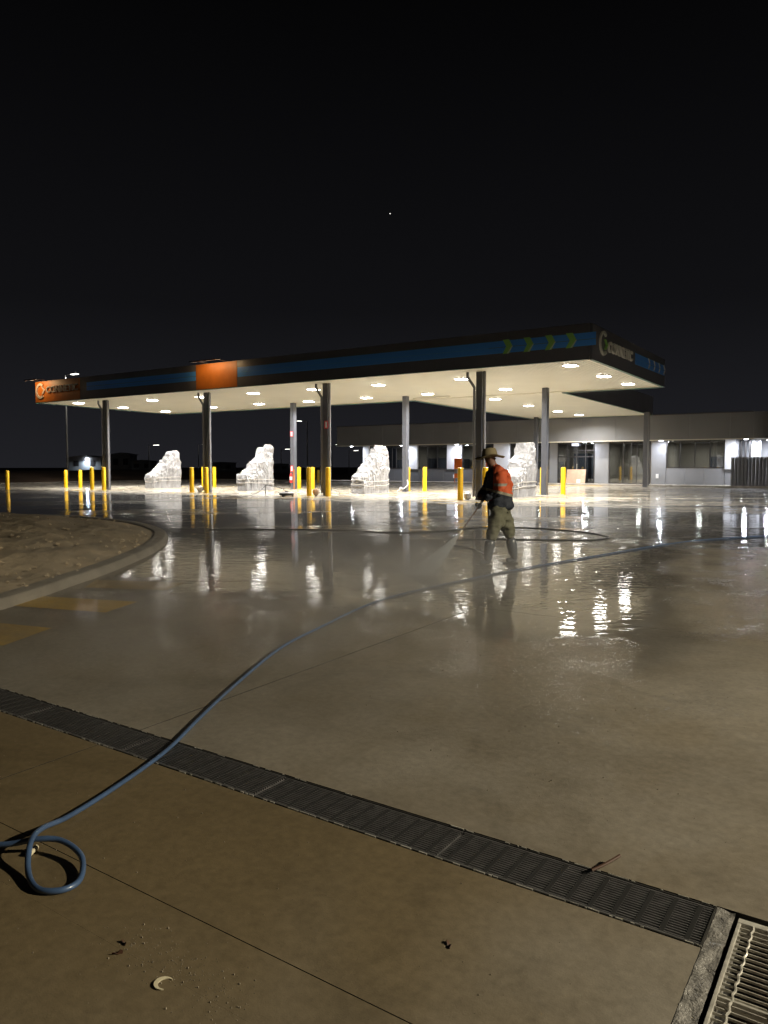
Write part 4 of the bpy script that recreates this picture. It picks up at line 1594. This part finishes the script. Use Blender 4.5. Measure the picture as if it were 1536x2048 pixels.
man = empty('person', (-4.86, 10.12, gz(10.1)), -CAM_YAW, 'man in a wide brimmed hat and orange and navy jacket hosing the pavement', 'person')
# local axes: x = to the picture's right, y = away from the viewer, z = up.  he walks towards -x
J = {
    'pelvis': (.085, .02, .88, .09), 'belly': (.075, .02, 1.02, .11), 'chest': (.05, .02, 1.24, .135), 'uchest': (.015, .02, 1.38, .10),
    'neck': (-.04, .01, 1.48, .055), 'skull0': (-.085, .0, 1.56, .085), 'skull1': (-.095, .0, 1.64, .088),
    'lsh': (.02, -.16, 1.38, .055), 'lel': (.02, -.27, 1.10, .042), 'lwr': (-.17, -.20, 1.00, .03),
    'rsh': (.02, .19, 1.38, .055), 'rel': (-.12, .27, 1.13, .042), 'rwr': (-.24, .02, .985, .03),
    'lhip': (.05, -.085, .80, .07), 'lkn': (-.06, -.12, .47, .05), 'lan': (-.125, -.125, .09, .03), 'lto': (-.20, -.135, .05, .018),
    'rhip': (.12, .11, .80, .07), 'rkn': (.235, .15, .48, .06), 'ran': (.31, .155, .12, .03), 'rto': (.24, .155, .05, .018)}
skinned('body', J, [('pelvis', 'belly'), ('belly', 'chest'), ('chest', 'uchest'), ('uchest', 'neck'), ('neck', 'skull0'), ('skull0', 'skull1'),
                    ('uchest', 'lsh'), ('lsh', 'lel'), ('lel', 'lwr'), ('uchest', 'rsh'), ('rsh', 'rel'), ('rel', 'rwr'),
                    ('pelvis', 'lhip'), ('lhip', 'lkn'), ('lkn', 'lan'), ('lan', 'lto'), ('pelvis', 'rhip'), ('rhip', 'rkn'), ('rkn', 'ran'), ('ran', 'rto')], M['skin'], man)
# face details: nose, ears, beardless jaw
fb = MB(); fb.lathe([(.012, -.02), (.014, 0), (.006, .025)], (-.188, -.005), 8); fb.v = [(x, y, z + 1.575) for x, y, z in fb.v]; fb.build('nose', M['skin'], man)
eb_ = MB(); eb_.box(-.10, -.07, -.098, -.088, 1.555, 1.61); eb_.build('ear', M['skin'], man, bevel=.004)
hr = skinned('hair', {'a': (-.07, 0, 1.60, .092), 'b': (-.05, 0, 1.53, .07)}, [('a', 'b')], M['hatband'], man, 2)


def jacket_mat():
    m = mat('hi_vis_jacket', (.5, .1, .03), .75, bump=.02, bscale=9)
    n = m.node_tree
    N, L = n.nodes, n.links
    b = N['Principled BSDF']
    t = N.new('ShaderNodeTexCoord')
    s = N.new('ShaderNodeSeparateXYZ')
    L.new(t.outputs['Object'], s.inputs[0])

    def rg_(src, a, c):
        x = N.new('ShaderNodeMath'); x.operation = 'COMPARE'
        x.inputs[1].default_value = (a + c) / 2
        x.inputs[2].default_value = (c - a) / 2
        L.new(src, x.inputs[0])
        return x.outputs[0]

    def gt(src, v):
        x = N.new('ShaderNodeMath'); x.operation = 'GREATER_THAN'
        x.inputs[1].default_value = v
        L.new(src, x.inputs[0])
        return x.outputs[0]

    def mixc(f, a, c):
        x = N.new('ShaderNodeMix'); x.data_type = 'RGBA'
        L.new(f, x.inputs[0])
        for i, q in ((6, a), (7, c)):
            if isinstance(q, tuple): x.inputs[i].default_value = (*q, 1)
            else: L.new(q, x.inputs[i])
        return x.outputs[2]
    # orange back and sleeves, navy front, collar and lower part
    up = N.new('ShaderNodeMath'); up.operation = 'MULTIPLY_ADD'   # z + .35x
    L.new(s.outputs['X'], up.inputs[0]); up.inputs[1].default_value = .25
    L.new(s.outputs['Z'], up.inputs[2])
    org = gt(up.outputs[0], 1.115)
    bk = gt(s.outputs['X'], -.055)
    ml = N.new('ShaderNodeMath'); ml.operation = 'MULTIPLY'
    L.new(org, ml.inputs[0]); L.new(bk, ml.inputs[1])
    c = mixc(ml.outputs[0], (.018, .024, .04), (.55, .095, .03))
    stripe = rg_(up.outputs[0], 1.075, 1.115)
    c = mixc(stripe, c, (.28, .26, .20))
    st2 = rg_(s.outputs['Z'], 1.18, 1.22)
    sl = N.new('ShaderNodeMath'); sl.operation = 'LESS_THAN'; sl.inputs[1].default_value = -.17
    L.new(s.outputs['Y'], sl.inputs[0])
    m2 = N.new('ShaderNodeMath'); m2.operation = 'MULTIPLY'
    L.new(st2, m2.inputs[0]); L.new(sl.outputs[0], m2.inputs[1])
    c = mixc(m2.outputs[0], c, (.30, .28, .24))
    nz = N.new('ShaderNodeTexNoise'); nz.inputs['Scale'].default_value = 14; nz.inputs['Detail'].default_value = 5
    L.new(t.outputs['Object'], nz.inputs['Vector'])
    mr = N.new('ShaderNodeMapRange'); mr.inputs[3].default_value = .75; mr.inputs[4].default_value = 1.2
    L.new(nz.outputs[0], mr.inputs[0])
    mu = N.new('ShaderNodeMix'); mu.data_type = 'RGBA'; mu.blend_type = 'MULTIPLY'; mu.inputs[0].default_value = 1
    L.new(c, mu.inputs[6]); L.new(mr.outputs[0], mu.inputs[7])
    L.new(mu.outputs[2], b.inputs['Base Color'])
    return m


M['jacket'] = jacket_mat()
JK = {'hem': (.085, .02, .79, (.205, .21)), 'waist': (.08, .02, .95, (.20, .20)), 'belly': (.070, .02, 1.10, (.195, .20)), 'chest': (.060, .02, 1.26, (.195, .215)), 'uch': (.035, .02, 1.39, (.135, .185)), 'col': (-.03, .01, 1.475, .075),
      'lsh': (.035, -.175, 1.37, .098), 'lua': (.04, -.235, 1.24, .092), 'lel': (.02, -.285, 1.09, .082), 'lfa': (-.08, -.245, 1.04, .058), 'lwr': (-.175, -.20, 1.00, .044),
      'rsh': (.02, .195, 1.375, .085), 'rel': (-.12, .28, 1.12, .068), 'rwr': (-.235, .035, .99, .044)}
jk = skinned('jacket', JK, [('hem', 'waist'), ('waist', 'belly'), ('belly', 'chest'), ('chest', 'uch'), ('uch', 'col'), ('uch', 'lsh'), ('lsh', 'lua'), ('lua', 'lel'), ('lel', 'lfa'), ('lfa', 'lwr'),
                            ('uch', 'rsh'), ('rsh', 'rel'), ('rel', 'rwr')], M['jacket'], man, 3)


def crumple(o, amp, freq, seed=0, stretch=(1, 1, 1)):
    for v in o.data.vertices:
        p = Vector((v.co.x * stretch[0], v.co.y * stretch[1], v.co.z * stretch[2]))
        d = noise.noise(p * freq + Vector((seed, 0, 0))) * amp + (abs(noise.noise(p * freq * 2.1 + Vector((0, seed, 0)))) - .25) * amp
        v.co += v.normal * d


crumple(jk, .034, 6.5, 3, (1, 1, 1.5))
TR = {'wst': (.08, .02, .90, (.13, .145)), 'lhip': (.05, -.085, .80, .145), 'lth': (.0, -.105, .62, .128), 'lkn': (-.06, -.12, .49, .094), 'lsk': (-.088, -.125, .36, .078),
      'rhip': (.12, .11, .80, .145), 'rth': (.18, .135, .62, .125), 'rkn': (.235, .15, .50, .094), 'rsk': (.262, .155, .36, .078)}
tr_ = skinned('trousers', TR, [('wst', 'lhip'), ('lhip', 'lth'), ('lth', 'lkn'), ('lkn', 'lsk'), ('wst', 'rhip'), ('rhip', 'rth'), ('rth', 'rkn'), ('rkn', 'rsk')], M['trouser'], man, 3)
crumple(tr_, .032, 8, 9, (1, 1, 1.7))
for side, (kx, ky, ax, az, tx) in {'l': (-.082, -.125, -.125, .07, -.255), 'r': (.255, .155, .315, .075, .185)}.items():
    bt = skinned('boot', {'top': (kx, ky, .42, .098), 'shaft': ((kx * .55 + ax * .45), ky, .25, .084), 'ank': (ax, ky, .11, .066), 'heel': (ax + .015, ky, .052, .050),
                          'ball': ((ax + tx) / 2 - .01, ky - .01, .052, (.055, .045)), 'toe': (tx, ky - .015, .046, (.048, .038))},
                 [('top', 'shaft'), ('shaft', 'ank'), ('ank', 'heel'), ('heel', 'ball'), ('ball', 'toe')], M['boot'], man, 2)
    sb_ = MB()
    n = 16
    pts = []
    L0_, L1_ = tx - .045, ax + .065
    for i in range(n):
        a = 2 * math.pi * i / n
        c_, s_ = math.cos(a), math.sin(a)
        pts.append(((L0_ + L1_) / 2 + (L1_ - L0_) / 2 * math.copysign(abs(c_) ** .7, c_), ky - .008 + .052 * math.copysign(abs(s_) ** .7, s_)))
    sb_.prism(pts, 'z', .0, .022)
    sb_.build('sole', M['black'], bt)
# hat
ht = MB()
vs, fs = [], []
n, rad = 40, [(.0, .135), (.045, .138), (.078, .128), (.092, .095), (.10, .06), (.105, .012), (.13, .002), (.18, -.008), (.205, -.004), (.212, .002), (.203, -.008), (.18, -.016), (.12, -.008), (.095, .0), (.09, .05)]
for r, z in rad:
    for i in range(n):
        a = 2 * math.pi * i / n
        ex_ = 1.12 if r < .12 else 1.04
        zz = z
        if r > .12: zz += .030 * math.sin(a) ** 2 - .014 * abs(math.cos(a)) + .010 * math.sin(3 * a)
        if z > .12: zz -= .022 * (1 - abs(math.sin(a))) * (1 if r < .05 else 0)
        vs.append((r * ex_ * math.cos(a), r * math.sin(a), zz))
for j in range(len(rad) - 1):
    for i in range(n):
        fs.append((j * n + i, j * n + (i + 1) % n, (j + 1) * n + (i + 1) % n, (j + 1) * n + i))
ht.add(vs, fs, True)
hat = ht.build('hat', M['hat'], man)
hat.location = (-.085, 0, 1.605)
hat.rotation_euler = (0, R(-5), 0)
hbn = MB(); hbn.lathe([(.107, .006), (.109, .01), (.106, .034), (.104, .036)], n=30)
hbn.v = [(x * 1.12, y, z) for x, y, z in hbn.v]
hbn.build('hat_band', M['hatband'], hat)
# gloved hands closed on the lance handle
tipL = Vector((-.575, -.52, .52))
grip0, grip1 = Vector((-.13, -.10, 1.06)), Vector((-.25, -.17, .93))
ldir = (tipL - grip0).normalized()


def hand(c, nm, side):
    """palm + four curled fingers + thumb round an axis ldir through c"""
    ax = ldir
    u = ax.cross(Vector((0, 0, 1))).normalized()
    w = u.cross(ax).normalized()
    g = skinned(nm, {'w': (*(c + w * .055 + u * side * .03 - ax * .02), .030), 'p0': (*(c + w * .035 + u * side * .012), (.035, .022)), 'p1': (*(c + w * .030 - ax * -.035 + u * side * .006), (.034, .02))},
                [('w', 'p0'), ('p0', 'p1')], M['glove'], man, 2)
    lens_ = [.95, 1.05, 1.0, .85]
    for k in range(4):
        o_ = ax * (-.032 + .022 * k)
        r_ = .030
        pts = {}
        for q in range(4):
            a = R(100 - side * 0 - q * 62 * lens_[k])
            p = c + o_ + (w * math.sin(a) + u * -side * math.cos(a)) * r_
            pts[str(q)] = (*p, .0105 - .001 * q)
        skinned('finger', pts, [('0', '1'), ('1', '2'), ('2', '3')], M['glove'], g, 1)
    p0 = c - ax * .035 + w * .03 + u * side * .015
    p1 = c - ax * .03 + u * side * .034
    p2 = c + ax * .0 + u * side * .030 - w * .018
    skinned('thumb', {'0': (*p0, .013), '1': (*p1, .012), '2': (*p2, .010)}, [('0', '1'), ('1', '2')], M['glove'], g, 1)
    return g


hand(grip0 + ldir * .10, 'hand', -1)
hand(grip0 + ldir * .26, 'hand', 1)
# lance
ln_ = empty('spray_lance', man.matrix_basis @ grip0 if False else (0, 0, 0), 0, 'long thin pressure washer lance held low in both hands', 'lance')
Mm = Matrix.Translation(Vector((-4.86, 10.12, gz(10.1)))) @ Matrix.Rotation(-CAM_YAW, 4, 'Z')
W0, W1 = Mm @ (grip0 - ldir * .06), Mm @ tipL
ln_.location = W0
D_ = W1 - W0
lb = MB(); lb.tube([(0, 0, 0), D_ * .20, D_ * .40], [.019, .017, .015], 10); lb.build('grip', M['black'], ln_)
lb = MB(); lb.tube([D_ * .401, D_ * .93], .0085, 8); lb.build('wand', M['leaf'], ln_)
lb = MB(); lb.tube([D_ * .931, D_ * .96, D_], [.015, .016, .010], 10); lb.build('nozzle', M['galv'], ln_)
lb = MB(); lb.bar(D_ * .02, D_ * .02 + Vector((0, 0, -.12)), .03, .04); lb.build('trigger', M['red'], ln_)

# spray: a fan of fine drops, denser at the core, breaking into mist at the ground
hit = Vector((-5.30, 8.75, gz(8.75)))
rg = random.Random(11)
dm = bpy.data.materials.new('water_drops'); dm.use_nodes = True
tl = dm.node_tree.nodes.new('ShaderNodeBsdfTranslucent'); tl.inputs[0].default_value = (.95, .97, 1, 1)
mxs = dm.node_tree.nodes.new('ShaderNodeMixShader'); mxs.inputs[0].default_value = .5
dm.node_tree.nodes['Principled BSDF'].inputs['Base Color'].default_value = (.9, .92, .95, 1)
dm.node_tree.nodes['Principled BSDF'].inputs['Roughness'].default_value = .2
dm.node_tree.links.new(dm.node_tree.nodes['Principled BSDF'].outputs[0], mxs.inputs[1])
dm.node_tree.links.new(tl.outputs[0], mxs.inputs[2])
trn = dm.node_tree.nodes.new('ShaderNodeBsdfTransparent')
mx2 = dm.node_tree.nodes.new('ShaderNodeMixShader'); mx2.inputs[0].default_value = .25
dm.node_tree.links.new(mxs.outputs[0], mx2.inputs[1]); dm.node_tree.links.new(trn.outputs[0], mx2.inputs[2])
dm.node_tree.links.new(mx2.outputs[0], dm.node_tree.nodes['Material Output'].inputs[0])
M['drops'] = dm
sp = MB()
fan = Vector((.83, .56, 0))
axd = (hit - W1)
for i in range(34000):
    t = rg.random() ** .75
    a = rg.gauss(0, .34)
    if abs(a) > .95: continue
    p = W1 + axd * t + fan * (a * .235 * t) + Vector((-axd.y, axd.x, 0)).normalized() * rg.gauss(0, .05) * t
    p.z = max(p.z, gz(p.y) + .004)
    s = rg.uniform(.0016, .0034) * (1 - .3 * t)
    ln2 = axd.normalized() * s * rg.uniform(4, 12)
    q1, q2 = Vector((s, 0, 0)), Vector((0, 0, s))
    sp.add([p - ln2, p + q1, p + Vector((0, s, 0)), p - q1, p + ln2 * .6], [(0, 1, 2), (0, 2, 3), (0, 3, 1), (4, 2, 1), (4, 3, 2), (4, 1, 3)])
for i in range(5000):     # splash thrown up where the jet lands
    a, rr = rg.uniform(0, 6.283), abs(rg.gauss(0, .30))
    p = hit + Vector((math.cos(a) * rr, math.sin(a) * rr, 0))
    p.z = gz(p.y) + .004 + abs(rg.gauss(0, .07)) * math.exp(-rr * 1.5)
    s = rg.uniform(.0012, .0026)
    sp.add([p - Vector((0, 0, s)), p + Vector((s, 0, 0)), p + Vector((0, s, 0)), p - Vector((s, 0, 0)), p + Vector((0, 0, s * 2))], [(0, 1, 2), (0, 2, 3), (0, 3, 1), (4, 2, 1), (4, 3, 2), (4, 1, 3)])
spr = sp.build('water_spray', M['drops'])
tag(spr, 'fan of white water spraying from the lance onto the pavement', 'spray', kind='stuff')


def mist_mat(name, dens, cx, rad, z0, zfall):
    m = bpy.data.materials.new(name)
    m.use_nodes = True
    n = m.node_tree
    n.nodes.clear()
    out = n.nodes.new('ShaderNodeOutputMaterial')
    pv = n.nodes.new('ShaderNodeVolumePrincipled')
    pv.inputs['Color'].default_value = (.9, .9, .92, 1)
    pv.inputs['Anisotropy'].default_value = .45
    geo = n.nodes.new('ShaderNodeTexCoord')
    nz = n.nodes.new('ShaderNodeTexNoise')
    nz.inputs['Scale'].default_value = 2.2
    nz.inputs['Detail'].default_value = 3
    n.links.new(geo.outputs['Object'], nz.inputs['Vector'])
    gr_ = n.nodes.new('ShaderNodeTexGradient')
    gr_.gradient_type = 'SPHERICAL'
    mp = n.nodes.new('ShaderNodeMapping')
    mp.inputs['Scale'].default_value = (1 / rad[0], 1 / rad[1], 1 / rad[2])
    n.links.new(geo.outputs['Object'], mp.inputs[0])
    n.links.new(mp.outputs[0], gr_.inputs[0])
    a = n.nodes.new('ShaderNodeMath'); a.operation = 'MULTIPLY'
    n.links.new(gr_.outputs['Fac'], a.inputs[0])
    mr = n.nodes.new('ShaderNodeMapRange'); mr.inputs[1].default_value = .35; mr.inputs[2].default_value = .75
    mr.inputs[4].default_value = dens
    n.links.new(nz.outputs[0], mr.inputs[0])
    n.links.new(mr.outputs[0], a.inputs[1])
    n.links.new(a.outputs[0], pv.inputs['Density'])
    n.links.new(pv.outputs[0], out.inputs['Volume'])
    return m


mi = MB()
mi.lathe([(.0, .0), (1.5, .0), (1.9, .2), (1.5, .55), (.7, .75), (0, .8)], n=20)
mo_ = mi.build('mist', mist_mat('ground_mist', 1.5, 0, (1.9, 1.9, .8), 0, 0))
mo_.location = (-5.2, 7.9, gz(7.9) + .03)
mo_.scale = (1.25, 1.25, 1)
tag(mo_, 'thin white mist hanging over the spot the spray hits', 'mist', kind='stuff')
mi = MB()
mi.lathe([(.0, .0), (3.6, .0), (4.4, .3), (3.6, .9), (1.7, 1.2), (0, 1.25)], n=24)
m2_ = mi.build('mist', mist_mat('drifting_mist', .38, 0, (4.4, 4.4, 1.3), 0, 0))
m2_.location = (-5.0, 5.6, gz(5.6) + .03)
tag(m2_, 'wide faint veil of mist drifting low towards the camera left of the spray', 'mist', kind='stuff')
